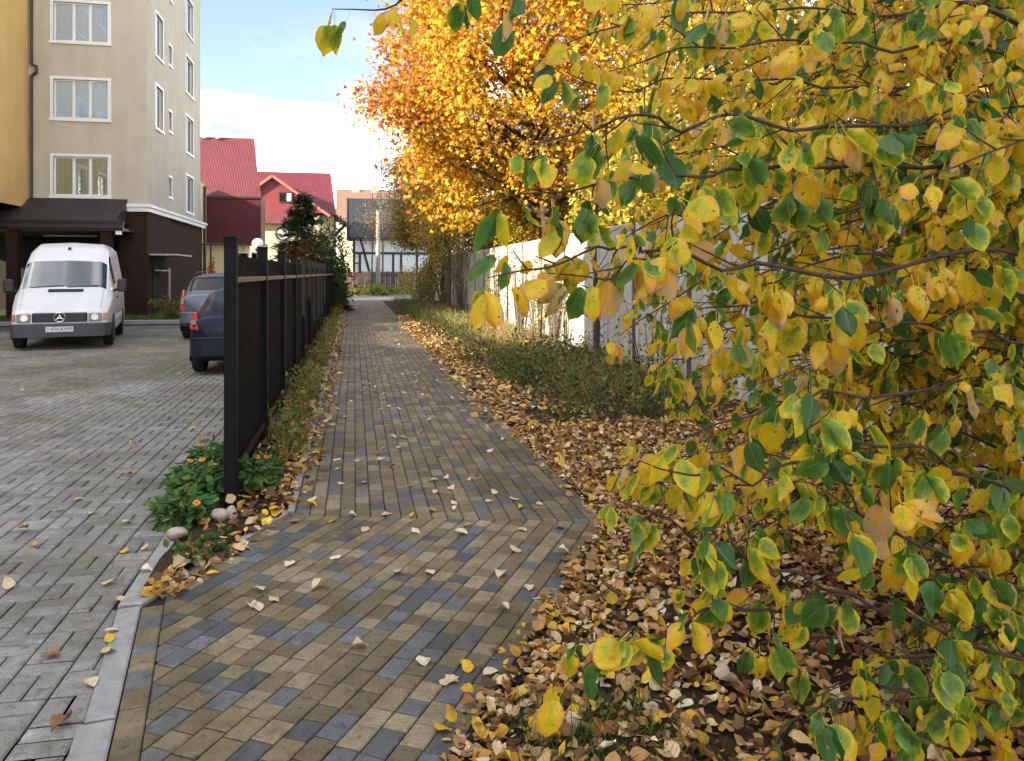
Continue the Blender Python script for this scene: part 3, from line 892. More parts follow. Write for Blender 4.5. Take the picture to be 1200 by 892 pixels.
for i, (a, b, c, d) in enumerate(fw): window(bld, OF, U, Nn, a, b, c, d, curtain=cs[i])
for a, b, c, d in sw1: window(bld, OS1, US, NS_, a, b, c, d, (0.5,), M_CURT)
for a, b, c, d in sw2: window(bld, OS2, US, NS_, a, b, c, d, (0.5,) if b - a > 1 else (), M_CURT)
MB().box(BX0 - 6, BX1 + 0.25, BY0 - 0.25, BY1 + 0.2, BH, BH + 0.35).build('roof', M_DARKB, bld)
# ground floor, brown cladding, cornice
g = MB()
g.quad((-8.35, BY0 - 0.02, 0), (BX1 + 0.02, BY0 - 0.02, 0), (BX1 + 0.02, BY0 - 0.02, 4.0), (-8.35, BY0 - 0.02, 4.0))
g.quad((BX1 + 0.02, BY0 - 0.02, 0), (BX1 + 0.02, BY0 + 3.6, 0), (BX1 + 0.02, BY0 + 3.6, 4.0), (BX1 + 0.02, BY0 - 0.02, 4.0))
g.quad((BX1 - 0.10, BY0 + 3.6, 0), (BX1 - 0.10, BY1, 0), (BX1 - 0.10, BY1, 4.0), (BX1 - 0.10, BY0 + 3.6, 4.0))
g.quad((BX1 + 0.02, BY0 + 3.6, 0), (BX1 - 0.10, BY0 + 3.6, 0), (BX1 - 0.10, BY0 + 3.6, 4), (BX1 + 0.02, BY0 + 3.6, 4))
g.quad((-8.35, BY0 - 0.02, 0), (-8.35, BY0 - 0.02, 4.0), (-8.35, BY0 + 6, 4.0), (-8.35, BY0 + 6, 0))     # passage side
child(g, 'ground_floor_cladding', M_BROWN, bld, fix=False)
MB().box(-8.5, BX1 + 0.10, BY0 - 0.10, BY0 - 0.022, 3.88, 4.16).box(-8.45, BX1 + 0.16, BY0 - 0.16, BY0 - 0.102, 4.04, 4.14).box(BX1 + 0.022, BX1 + 0.10, BY0 - 0.022, BY1, 3.88, 4.16).box(BX1 + 0.102, BX1 + 0.16, BY0 - 0.102, BY1, 4.04, 4.14).build('cornice', M_WHITE, bld)
MB().tube([(BX0 + 0.10, BY0 - 0.09, BH), (BX0 + 0.10, BY0 - 0.09, 9.05), (BX0 + 0.28, BY0 - 0.12, 8.95), (BX0 + 0.28, BY0 - 0.12, 8.75), (BX0 + 0.10, BY0 - 0.09, 8.6), (BX0 + 0.10, BY0 - 0.09, 4.3)], 0.06, 8).build('drainpipe', M_DARKB, bld)
# covered driveway: dark recess, canopy on posts
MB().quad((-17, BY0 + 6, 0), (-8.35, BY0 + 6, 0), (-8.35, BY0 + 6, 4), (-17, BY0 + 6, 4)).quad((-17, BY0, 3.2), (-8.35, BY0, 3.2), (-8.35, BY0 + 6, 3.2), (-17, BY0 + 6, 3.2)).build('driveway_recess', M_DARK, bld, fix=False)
ca = MB()
ca.quad((-16, BY0 - 1.55, 3.44), (-8.05, BY0 - 1.55, 3.44), (-8.05, BY0, 4.32), (-16, BY0, 4.32))
ca.quad((-8.05, BY0 - 1.55, 3.44), (-8.05, BY0 - 0.02, 3.40), (-8.05, BY0 - 0.02, 4.32), (-8.05, BY0 - 0.3, 4.15))
cano = child(ca, 'canopy', M_ROOFDARK, bld, fix=False)
MB().box(-16, -7.75, BY0 - 1.68, BY0 - 1.55, 3.18, 3.42).box(-16, -7.8, BY0 - 1.55, BY0, 3.10, 3.19).build('canopy_fascia', M_DARKB, cano)
MB().box(-16, -7.7, BY0 - 1.74, BY0 - 1.682, 3.36, 3.44).build('gutter', M_BLKPL, cano)
for x in (-11.25, -8.35): MB().box(x - 0.17, x + 0.17, BY0 - 1.5, BY0 - 1.2, 0.1, 3.1).build('canopy_post', M_BROWN, bld)
MB().beam((-10.6, BY0 - 0.6, 2.95), (-8.9, BY0 - 0.6, 2.95), 0.07, 0.05).build('tube_lamp', plain('dusty_lamp', (0.25, 0.22, 0.18), 0.5), bld)
MB().box(-8.36, -8.2, BY0 - 1.56, BY0 - 1.502, 1.75, 2.38).build('notice_plate', M_NOTICE, bld)
MB().box(-7.95, -7.80, BY0 - 1.8, BY0 - 1.6, 2.96, 3.08).build('security_camera', M_WHITE, bld)
# side door with its little canopy
MB().box(BX1 + 0.022, BX1 + 0.06, BY0 + 0.7, BY0 + 1.75, 0.12, 2.05).build('door', plain('dark_door', (0.02, 0.018, 0.02), 0.85, spec=0.1), bld)
MB().box(BX1 + 0.022, BX1 + 0.95, BY0 + 0.25, BY0 + 3.0, 2.30, 2.36).build('door_canopy', plain('grey_sheet', (0.35, 0.33, 0.33), 0.5), bld)
MB().box(BX1 + 0.022, BX1 + 0.35, BY0 + 0.9, BY0 + 2.0, 1.72, 1.77).build('shelf', plain('grey_sheet', (0.35, 0.33, 0.33), 0.5), bld)
MB().box(BX1 + 0.022, BX1 + 0.07, BY0 + 3.05, BY0 + 3.4, 0.4, 1.85).build('tan_panel', M_TAN, bld)
MB().tube([(BX1 - 0.08, BY0 + 3.47, 0.1), (BX1 - 0.08, BY0 + 3.47, BH)], 0.05, 8).build('drainpipe', plain('beige_pipe', (0.35, 0.31, 0.24), 0.6), bld)
MB().tube([(BX1 + 0.05, BY1 - 0.1, 0.1), (BX1 + 0.05, BY1 - 0.1, 6.0)], 0.08, 8).build('drainpipe', M_DARKB, bld)

# ochre wing beside the drive; unseen forward part and two blocks added for shade
def block(name, label, x0, x1, y0, y1, h, mat, z0=0.0, wins=()):
    r = empty(name, (0, 0, 0), label=label, cat='building')
    o = (x1, y0, 0); mb = MB()
    wall_holes(mb, o, (0, 1, 0), (1, 0, 0), y1 - y0, z0, h, list(wins))
    mb.quad((x0, y0, z0), (x1, y0, z0), (x1, y0, h), (x0, y0, h)); mb.quad((x1, y1, z0), (x0, y1, z0), (x0, y1, h), (x1, y1, h))
    mb.quad((x0, y1, z0), (x0, y0, z0), (x0, y0, h), (x0, y1, h))
    mb.build('wall', mat, r, fix=False)
    MB().box(x0 - 0.2, x1 + 0.2, y0 - 0.2, y1 + 0.2, h, h + 0.3).build('roof', M_DARKB, r)
    for a, b, c, d in wins: window(r, o, (0, 1, 0), (1, 0, 0), a, b, c, d, (0.5,), M_CURT)
    return r
wing = block('apartment_wing', 'ochre apartment wing at the left edge above the driveway canopy', -21, BX0, 20.2, BY0 - 0.01, 17.2, M_YELLOW, 3.95,
             [(a, a + 1.5, 4.6 + 2.76 * l, 6.1 + 2.76 * l) for a in (1.2, 4.2) for l in range(4)])
MB().box(-20.9, BX0 - 0.1, 20.3, 27.4, 0.0, 3.945).build('ground_floor_cladding', M_BROWN, wing)
block('added_garage_row', 'low garage building added out of view beyond the left edge to shade the lot and path', -19, -12.0, 6.1, 20.0, 4.9, M_BEIGE)  # unseen, added low enough to shade the path but not the wall
block('apartment_building', 'ochre apartment block added out of view beyond the left edge to shade the foreground', -17.5, -12.0, -40, 5.8, 11.0, M_YELLOW, 0.0,
      [(4 + 5 * i, 5.8 + 5 * i, 1.4 + 2.9 * l, 2.9 + 2.9 * l) for i in range(8) for l in range(3)])  # unseen, added to keep the foreground in shade

# red-roofed houses
h1 = empty('red_roofed_house', (0, 0, 0), label='house with tall red mansard roof just right of the beige block', cat='house')
xl, xr, y0 = -16.0, -5.45, 48.0
m = MB()
m.quad((xl, y0 + 0.1, 6.15), (xr, y0 + 0.1, 6.15), (xr - 0.8, y0 + 3.2, 10.2), (xl, y0 + 3.2, 10.2))
m.quad((xr - 0.8, y0 + 3.2, 10.2), (xr - 0.6, y0 + 4.6, 6.15), (xl, y0 + 4.6, 6.15), (xl, y0 + 3.2, 10.2))
m.poly([(xr, y0 + 0.1, 6.15), (xr - 0.6, y0 + 4.6, 6.15), (xr - 0.8, y0 + 3.2, 10.2)])
rf = m.build('roof', M_RED, h1, fix=False)
m = MB(); m.box(xr - 3.15, xr, y0 - 0.12, y0 + 2.2, 3.42, 6.14).build('mansard_siding', M_REDFLAT, h1)
MB().box(xl, xr + 0.12, y0 - 0.22, y0 + 0.05, 6.08, 6.2).box(xr - 3.25, xr + 0.15, y0 - 0.25, y0 + 2.3, 3.32, 3.42).build('eaves_trim', M_DARKB, h1)
MB().box(xl, xr - 0.9, y0 + 0.15, y0 + 2.1, 0, 6.05).build('wall', M_CREAM, h1)
for dx in (2.95, 3.75): MB().lathe([(0, 0.10), (0.15, 0.10), (0.3, 0.14), (0.55, 0.06)], (xr - dx, y0 + 3.0, 10.1), 'z', 10).build('vent_pipe', M_WHITE, rf)
MB().box(xr - 3.3, xr - 3.16, y0 - 1.6, y0 + 0.1, 3.4, 6.9).box(xr - 3.9, xr - 3.3, y0 - 0.9, y0 + 0.1, 0, 6.3).build('gable_wing', M_CREAM, h1)
MB().beam((xr - 3.2, y0 - 1.7, 4.9), (xr - 4.2, y0 - 1.7, 6.9), 0.14, 0.22).build('verge_board', M_DARKB, h1)
for x in (-6.4, -5.6): 
    wf = MB().box(x - 0.45, x + 0.25, y0 + 0.09, y0 + 0.148, 1.6, 2.9).build('window', M_WHITE, h1)
    MB().box(x - 0.38, x + 0.18, y0 + 0.07, y0 + 0.088, 1.67, 2.83).build('pane', M_CARGLASS, wf)

h2 = empty('red_roofed_house', (0, 0, 0), label='house with red roof and lit red gable dormer behind the conifer', cat='house')
y0 = 61.5; xl, xr = -12.0, -1.55
m = MB()
m.quad((xl, y0 - 0.6, 6.15), (xr + 0.1, y0 - 0.6, 6.15), (xr - 0.35, y0 + 4.0, 9.95), (xl, y0 + 4.0, 9.95))
m.quad((xl, y0 + 4.0, 9.95), (xr - 0.35, y0 + 4.0, 9.95), (xr + 0.1, y0 + 8.6, 6.15), (xl, y0 + 8.6, 6.15))
m.quad((xr + 0.1, y0 - 0.6, 6.15), (xr + 1.0, y0 - 0.8, 5.6), (xr + 1.0, y0 + 8.8, 5.6), (xr + 0.1, y0 + 8.6, 6.15))
m.poly([(xr + 0.1, y0 - 0.6, 6.15), (xr + 0.1, y0 + 8.6, 6.15), (xr - 0.35, y0 + 4.0, 9.95)])
rf2 = m.build('roof', M_RED, h2, fix=False)
MB().box(xl, xr, y0, y0 + 8, 0, 6.12).build('wall', M_CREAM, h2)
dm = MB()     # cross gable with red cladding
gx, gz = -6.1, 8.85
dm.poly([(gx - 3.4, y0 - 1.4, 6.2), (gx + 3.9, y0 - 1.4, 6.2), (gx + 0.1, y0 - 1.4, gz)])
gb = dm.build('gable', plain('red_gable_cladding', (0.19, 0.032, 0.038), 0.55, var=0.1), h2, fix=False)
MB().quad((gx + 4.3, y0 - 1.7, 6.0), (gx + 4.3, y0 + 3, 6.0), (gx + 0.1, y0 + 3, gz + 0.12), (gx + 0.1, y0 - 1.7, gz + 0.12)).quad((gx - 3.9, y0 - 1.7, 6.0), (gx + 0.1, y0 - 1.7, gz + 0.12), (gx + 0.1, y0 + 3, gz + 0.12), (gx - 3.9, y0 + 3, 6.0)).build('gable_roof', M_RED, h2, fix=False)
MB().beam((gx + 0.1, y0 - 1.72, gz + 0.05), (gx + 4.3, y0 - 1.72, 5.95), 0.06, 0.2).beam((gx + 0.1, y0 - 1.72, gz + 0.05), (gx - 3.9, y0 - 1.72, 5.95), 0.06, 0.2).build('verge_board', plain('pink_trim', (0.36, 0.13, 0.11), 0.6), gb)
wf = MB().box(-5.55, -4.55, y0 - 1.47, y0 - 1.405, 6.95, 7.75).build('window', M_DARKB, h2)
MB().box(-5.45, -4.65, y0 - 1.49, y0 - 1.472, 7.05, 7.65).build('pane', M_CARGLASS, wf)
MB().quad((gx - 3.6, y0 - 2.0, 5.35), (gx + 2.2, y0 - 2.0, 5.35), (gx + 2.2, y0 - 1.4, 6.2), (gx - 3.6, y0 - 1.4, 6.2)).build('skirt_roof', M_RED, h2, fix=False)
MB().box(gx - 3.4, gx + 3.5, y0 - 1.39, y0 - 0.01, 0, 6.0).build('bay_wall', M_CREAM, h2)
wf = MB().lathe([(0, 0.55), (0.08, 0.55)], (-5.25, y0 - 1.48, 4.6), 'y', 20).build('round_window', M_TIMBER, h2)
MB().lathe([(0, 0.42), (0.02, 0.42)], (-5.25, y0 - 1.505, 4.6), 'y', 20).build('pane', plain('pale_pane', (0.4, 0.43, 0.48), 0.2), wf)
for dy in (0, 2.4): MB().beam((xr + 0.02, y0 + dy, 4.6), (xr + 0.9, y0 + dy, 5.55), 0.12, 0.12).build('eaves_bracket', M_TIMBER, h2)

# half-timbered house at the end of the path
h3 = empty('half_timbered_house', (0, 0, 0), label='white half-timbered house with black tiled roof at the end of the path', cat='house')
xl, xr, y0, y1 = -0.1, 7.5, 69.0, 76.0
MB().box(xl, xr, y0, y1, 0, 5.2).build('wall', M_PALEBLUE, h3)
MB().poly([(xl, y0, 5.2), (xl, y1, 5.2), (xl, (y0 + y1) / 2, 8.35)]).poly([(xr, y0, 5.2), (xr, (y0 + y1) / 2, 8.35), (xr, y1, 5.2)]).build('gable_wall', M_PALEBLUE, h3, fix=False)
ym = (y0 + y1) / 2
rm = MB()
rm.quad((xl - 0.5, y0 - 0.6, 4.75), (xr + 0.5, y0 - 0.6, 4.75), (xr + 0.5, ym, 8.55), (xl - 0.5, ym, 8.55)); rm.quad((xl - 0.5, ym, 8.55), (xr + 0.5, ym, 8.55), (xr + 0.5, y1 + 0.6, 4.75), (xl - 0.5, y1 + 0.6, 4.75))
rm.build('roof', M_ROOFBLACK, h3, fix=False)
for a, b in (((xl - 0.52, y0 - 0.65, 4.65), (xl - 0.52, ym, 8.45)), ((xl - 0.52, y1 + 0.6, 4.65), (xl - 0.52, ym, 8.45))): MB().beam(a, b, 0.06, 0.3).build('verge_board', M_TIMBER, h3)
MB().box(xl - 0.5, xr + 0.5, y0 - 0.7, y0 - 0.58, 4.6, 4.78).build('gutter', M_TIMBER, h3)
for a, b in (((xl + 0.08, y0 - 0.03, 0), (xl + 0.08, y0 - 0.03, 5.0)), ((xl + 0.55, y0 - 0.03, 5.0), (xl + 1.5, y0 - 0.03, 1.5)), ((xl, y0 - 0.04, 3.4), (xr, y0 - 0.04, 3.4)), ((xl + 0.6, y0 - 0.03, 0), (xl + 0.6, y0 - 0.03, 3.4)),
             ((xl + 2.2, y0 - 0.03, 0), (xl + 2.2, y0 - 0.03, 5.0)), ((xl + 3.5, y0 - 0.03, 0), (xl + 3.5, y0 - 0.03, 3.4)), ((xl + 4.2, y0 - 0.03, 0), (xl + 4.2, y0 - 0.03, 3.4)), ((xl + 5.6, y0 - 0.03, 0), (xl + 5.6, y0 - 0.03, 5)),
             ((xl, y0 - 0.04, 1.5), (xr, y0 - 0.04, 1.5)), ((xl - 0.03, y0 + 1.8, 5.2), (xl - 0.03, y0 + 1.8, 6.6)), ((xl - 0.03, ym, 5.2), (xl - 0.03, ym, 8.2)), ((xl - 0.03, y0, 5.2), (xl - 0.03, y1, 5.2))):
    MB().beam(a, b, 0.2, 0.06 if a[1] < y0 else 0.2, up=(0, 1, 0) if a[1] < y0 else (1, 0, 0)).build('timber_beam', M_TIMBER, h3)
# cream house far behind
h4 = empty('cream_house', (0, 0, 0), label='far cream house with brown roof above the half-timbered house', cat='house')
xl, xr, y0 = -2.0, 9.5, 104.0
MB().box(xl, xr, y0, y0 + 9, 0, 9.2).build('wall', M_CREAM, h4)
MB().poly([(xl, y0, 9.2), (xl, y0 + 9, 9.2), (xl, y0 + 4.5, 13.0)]).poly([(xr, y0, 9.2), (xr, y0 + 4.5, 13.0), (xr, y0 + 9, 9.2)]).build('gable_wall', M_CREAM, h4, fix=False)
r4 = MB().quad((xl - 0.4, y0 - 0.5, 8.9), (xr + 0.4, y0 - 0.5, 8.9), (xr + 0.4, y0 + 4.5, 13.2), (xl - 0.4, y0 + 4.5, 13.2)).quad((xl - 0.4, y0 + 4.5, 13.2), (xr + 0.4, y0 + 4.5, 13.2), (xr + 0.4, y0 + 9.5, 8.9), (xl - 0.4, y0 + 9.5, 8.9)).build('roof', M_ROOFBROWN, h4, fix=False)
for x in (1.2, 4.2):
    d = MB().box(x - 0.8, x + 0.8, y0 + 0.4, y0 + 3.2, 9.4, 11.3).build('dormer', M_CREAM, r4)
    MB().box(x - 0.5, x + 0.5, y0 + 0.36, y0 + 0.398, 9.9, 11.0).build('pane', M_CARGLASS, d)
for x in (0.2, 2.8): MB().box(x - 0.5, x + 0.5, y0 + 4.0, y0 + 5.0, 12.7, 14.2).build('chimney', plain('pale_chimney', (0.45, 0.36, 0.27), 0.9), r4)
# brown fence across the end of the path
bf = empty('board_fence', (-3.2, 59.5, 0), label='dark brown fence closing the far end of the path', cat='fence')
pk = MB().box(-0.055, 0.055, -0.01, 0.01, 0.05, 1.75).mesh('board', bevel=0.003)
for i in range(62): link_mesh('board', pk, M_BROWNFENCE, bf, (i * 0.125, 0, random.uniform(-0.01, 0.01)))
for z in (0.4, 1.4): MB().box(-0.1, 7.8, 0.012, 0.05, z - 0.03, z + 0.03).build('rail', M_BROWNFENCE, bf)
for i in range(5): MB().box(i * 1.9 - 0.04, i * 1.9 + 0.04, 0.052, 0.13, 0, 1.8).build('post', M_BROWNFENCE, bf)
# pole and globe lamp
pp = gp(443, 345.5)
po = empty('utility_pole', tuple(pp), label='slim pale concrete pole beside the end of the path', cat='pole')
MB().tube([(0, 0, -0.2), (0, 0, 3), (0, 0, 6.4)], [0.19, 0.17, 0.14], 12).build('shaft', plain('pale_concrete', (0.24, 0.225, 0.20), 0.85), po, smooth=True)
MB().box(-0.5, 0.5, -0.05, 0.05, 6.1, 6.2).build('crossarm', M_GREYBARK, po)
lp = cp(302, 287, 21.5); lp.z = 0
la = empty('globe_lamp', tuple(lp), label='white globe lamp on a thin post above the fence', cat='lamp')
MB().lathe([(-0.05, 0.07), (0.3, 0.07), (0.34, 0.035), (2.25, 0.03), (2.27, 0.07), (2.33, 0.07)], (0, 0, 0), 'z', 12).build('post', M_BLACK, la)
MB().lathe([(0.155 * math.sin(a), 0.155 * math.cos(a)) for a in np.linspace(-1.45, 1.5, 12)], (0, 0, 2.47), 'z', 20).build('globe', M_OPAL, la, smooth=True)
# thin T-post by the side of the beige block
tp = cp(247, 300, 31.0); tp.z = 0.1
t_ = empty('crossbar_post', tuple(tp), label='thin dark post with crossbar beside the beige block', cat='post')
MB().tube([(0, 0, 0), (0, 0, 2.75)], 0.035, 8).build('upright', M_DARKB, t_)
MB().tube([(-0.35, 0, 2.72), (0.45, 0, 2.72)], 0.03, 8).build('crossbar', M_DARKB, t_)

# ------------------------------------------------------------------ vehicles
class Loft:
    """half cross-sections along y, mirrored in x; S(y,s) is the surface point"""
    def __init__(self, st):
        self.y = np.array([s[0] for s in st]); self.P = np.array([s[1] for s in st], float)   # (n,K,2)
    def pt(self, y, s, side=1):
        i = int(np.clip(np.searchsorted(self.y, y) - 1, 0, len(self.y) - 2)); t = (y - self.y[i]) / (self.y[i + 1] - self.y[i])
        row = self.P[i] * (1 - t) + self.P[i + 1] * t
        k = min(int(s), len(row) - 2); f = s - k
        q = row[k] * (1 - f) + row[k + 1] * f
        return Vector((side * q[0], y, q[1]))
    def nrm(self, y, s, side=1):
        e = 0.02
        y0, y1 = max(self.y[0], y - e), min(self.y[-1], y + e); s0, s1 = max(0, s - 0.05), min(self.P.shape[1] - 1, s + 0.05)
        n = (self.pt(y1, s, side) - self.pt(y0, s, side)).cross(self.pt(y, s1, side) - self.pt(y, s0, side)) * (1 if side > 0 else -1)
        return n.normalized() if n.length > 1e-9 else Vector((0, 0, 1))
    def body(self, ys, ss):
        mb = MB(); rows = []
        cs = [(s, 1) for s in ss] + [(s, -1) for s in reversed(ss[:-1])]
        for y in ys: rows.append([self.pt(y, s, sd) for s, sd in cs])
        m = len(cs)
        mb.v = [tuple(p) for r in rows for p in r]
        for i in range(len(ys) - 1):
            for j in range(m - 1): a = i * m + j; mb.f.append((a, a + 1, a + m + 1, a + m))
        mb.f.append(tuple(range(m))); mb.f.append(tuple((len(ys) - 1) * m + j for j in reversed(range(m))))
        return mb
    def patch(self, corners, side=1, off=0.006, n=8, mirror=False):
        """corners ((y,s) bl, br, tr, tl); mirror joins it across the centre line (s of the far side mirrored)"""
        mb = MB()
        for i in range(n + 1):
            for j in range(n + 1):
                a, b = i / n, j / n
                bl, br, tr, tl = corners
                y = (bl[0] * (1 - a) + br[0] * a) * (1 - b) + (tl[0] * (1 - a) + tr[0] * a) * b
                s = (bl[1] * (1 - a) + br[1] * a) * (1 - b) + (tl[1] * (1 - a) + tr[1] * a) * b
                mb.v.append(tuple(self.pt(y, s, side) + self.nrm(y, s, side) * off))
        for i in range(n):
            for j in range(n):
                k = i * (n + 1) + j; mb.f.append((k, k + 1, k + n + 2, k + n + 1))
        return mb
def sect(zb, zm, zbelt, ztop, w, wbelt, wtop, wb=None, dip=0.10):
    wb = wb if wb is not None else w - 0.06
    return [(0, zb), (wb, zb), (w, zb + 0.09), (w + 0.005, zm), (wbelt, zbelt), (wtop + (wbelt - wtop) * 0.12, ztop - dip), (wtop * 0.86, ztop - dip * 0.22), (0, ztop)]
def wheel(parent, x, y, r, side, wd=0.2):
    wz = empty('wheel', (x, y, r)); wz.parent = parent
    s = side
    MB().lathe([(-wd * 0.5 * s, r * 0.62), (-wd * 0.5 * s, r * 0.93), (-wd * 0.38 * s, r), (wd * 0.38 * s, r), (wd * 0.5 * s, r * 0.93), (wd * 0.5 * s, r * 0.64)], (0, 0, 0), 'x', 28).build('tyre', M_TYRE, wz, smooth=False)
    MB().lathe([(wd * 0.30 * s, r * 0.66), (wd * 0.46 * s, r * 0.65), (wd * 0.40 * s, r * 0.5), (wd * 0.44 * s, r * 0.2), (wd * 0.50 * s, r * 0.16)], (0, 0, 0), 'x', 28).build('rim', M_STEEL, wz)
def text(body, size, parent, loc, rot, mat, name='lettering', extrude=0.001):
    cu = bpy.data.curves.new(name, 'FONT'); cu.body = body; cu.size = size; cu.align_x = 'CENTER'; cu.align_y = 'CENTER'; cu.extrude = extrude
    cu.materials.append(mat)
    tmp = bpy.data.objects.new(name, cu); me = bpy.data.meshes.new_from_object(tmp); bpy.data.objects.remove(tmp)
    o = bpy.data.objects.new(name, me); COL.objects.link(o); o.parent = parent; o.location = loc; o.rotation_euler = rot
    return o
def arch(parent, x, y, r, side):
    mb = MB(); pts = []
    for i in range(19):
        a = math.pi * i / 18
        pts.append((x, y + r * 1.22 * math.cos(a), r + r * 1.20 * math.sin(a)))
    pts += [(x, y - r * 1.22, 0.20), (x, y + r * 1.22, 0.20)]
    mb.poly(pts); mb.build('wheel_arch', M_BLKPL, parent, fix=False)

# --- white van, front towards the camera. Local: y = 0 front, +y to the rear
van = empty('delivery_van', (-6.2, 18.15, -0.006), R(12), label='white high-roof panel van parked facing the camera in front of the driveway', cat='van')
vs = []
for (y, zb, zm, zbelt, zt, w_, wb_, wt_, dip) in (
        (0.00, 0.30, 0.52, 0.72, 0.82, 0.86, 0.85, 0.80, 0.04), (0.05, 0.28, 0.52, 0.76, 0.87, 0.90, 0.89, 0.82, 0.05), (0.35, 0.28, 0.55, 0.92, 1.08, 0.94, 0.93, 0.83, 0.06),
        (0.74, 0.28, 0.62, 1.12, 1.31, 0.96, 0.95, 0.83, 0.07), (0.80, 0.28, 0.62, 1.16, 1.36, 0.96, 0.95, 0.83, 0.08), (1.32, 0.28, 0.65, 1.28, 1.94, 0.965, 0.95, 0.80, 0.10),
        (1.42, 0.28, 0.65, 1.28, 2.02, 0.965, 0.95, 0.79, 0.11), (1.72, 0.28, 0.65, 1.28, 2.26, 0.965, 0.95, 0.755, 0.14), (2.05, 0.28, 0.65, 1.28, 2.36, 0.965, 0.95, 0.75, 0.16),
        (2.5, 0.28, 0.65, 1.28, 2.40, 0.965, 0.95, 0.75, 0.17), (4.9, 0.28, 0.65, 1.28, 2.40, 0.965, 0.95, 0.75, 0.17), (5.15, 0.32, 0.65, 1.28, 2.36, 0.955, 0.93, 0.74, 0.17)):
    vs.append((y, sect(zb, zm, zbelt, zt, w_, wb_, wt_, dip=dip)))
L = Loft(vs)
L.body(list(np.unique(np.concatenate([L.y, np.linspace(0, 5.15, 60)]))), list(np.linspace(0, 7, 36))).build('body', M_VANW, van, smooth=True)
ws = MB()      # windscreen: both halves in one curved sheet
n = 8
for i in range(2 * n + 1):
    a = (i - n) / n; sd = 1 if a >= 0 else -1; a = abs(a)
    for j in range(n + 1):
        b = j / n; y = 0.79 + 0.53 * b
        s = 7 - a * (1.86 + 0.05 * b)
        ws.v.append(tuple(L.pt(y, s, sd) + Vector((0, -0.7, 0.72)).normalized() * 0.008))
for i in range(2 * n):
    for j in range(n): k = i * (n + 1) + j; ws.f.append((k, k + n + 1, k + n + 2, k + 1))
wsb = MB(); wsb.v = [tuple(Vector(p) - Vector((0, -0.7, 0.72)).normalized() * 0.004) for p in ws.v]; wsb.f = list(ws.f)
wd_ = wsb.build('cabin_dark_sheet', plain('windscreen_dark', (0.028, 0.036, 0.05), 0.3), van, smooth=True)  # full dark sheet behind the glass, stands in for the unlit cabin
ws.build('windscreen', mat_glass('windscreen_glass', (0.5, 0.58, 0.65), 0.10), van, smooth=True)
for s in (-1, 1):
    MB().beam((s * 0.35 - 0.30, 0.775, 1.335), (s * 0.35 + 0.32, 0.80, 1.375), 0.025, 0.02).build('wiper', M_BLKPL, van)
MB().box(-0.30, 0.38, 0.60, 0.73, 1.235, 1.30).build('cowl_vent', M_BLKPL, van)
gr = MB().box(-0.52, 0.52, -0.035, 0.02, 0.60, 0.80).build('grille', M_BLKPL, van, bevel=0.02)
for k in range(4): MB().box(-0.50, 0.50, -0.047, -0.036, 0.625 + k * 0.047, 0.640 + k * 0.047).build('grille_bar', M_PLASTIC, gr)
em = MB()      # ring with three tapering spokes
for i in range(25):
    pass
ring = [(0.105 * math.cos(a), -0.062, 0.705 + 0.105 * math.sin(a)) for a in np.linspace(0, 2 * math.pi, 25)]
em.tube(ring, 0.010, 6)
for k in range(3):
    a = R(90 + 120 * k); c, s = math.cos(a), math.sin(a)
    em.poly([(-s * 0.022, -0.066, 0.705 + c * 0.022), (s * 0.022, -0.066, 0.705 - c * 0.022), (0.10 * c, -0.066, 0.705 + 0.10 * s)])
em.build('star_emblem', M_CHROME, gr)
for s in (-1, 1):
    hl = MB().box(min(s * 0.54, s * 0.80), max(s * 0.54, s * 0.80), -0.02, 0.05, 0.60, 0.79).build('headlight', M_LAMP, van, bevel=0.02)
    MB().box(min(s * 0.801, s * 0.89), max(s * 0.801, s * 0.89), 0.0, 0.10, 0.61, 0.79).build('indicator', M_AMBER, van, bevel=0.015)
    MB().lathe([(0, 0.07), (0.012, 0.05)], (s * 0.66, -0.032, 0.695), 'y', 16).build('lens', M_CHROME, hl)
bp = MB()
for (y, x) in ((-0.09, 0.70), (-0.05, 0.86), (0.10, 0.935), (0.42, 0.955)): bp.v += [(-x, y, 0.28), (-x, y, 0.57), (x, y, 0.57), (x, y, 0.28)]
for i in range(3):
    a = 4 * i; bp.f += [(a, a + 4, a + 5, a + 1), (a + 3, a + 2, a + 6, a + 7), (a + 1, a + 5, a + 6, a + 2), (a, a + 3, a + 7, a + 4)]
bp.f += [(0, 1, 2, 3)]
bp.build('bumper', M_PLASTIC, van, bevel=0.012)
pl = MB().box(-0.26, 0.26, -0.115, -0.093, 0.395, 0.507).build('number_plate', M_PLATE, van, bevel=0.003)
text('O 474 KM', 0.105, pl, (-0.055, -0.117, 0.45), (R(90), 0, 0), M_BLKPL)
text('39', 0.075, pl, (0.205, -0.117, 0.458), (R(90), 0, 0), M_BLKPL)
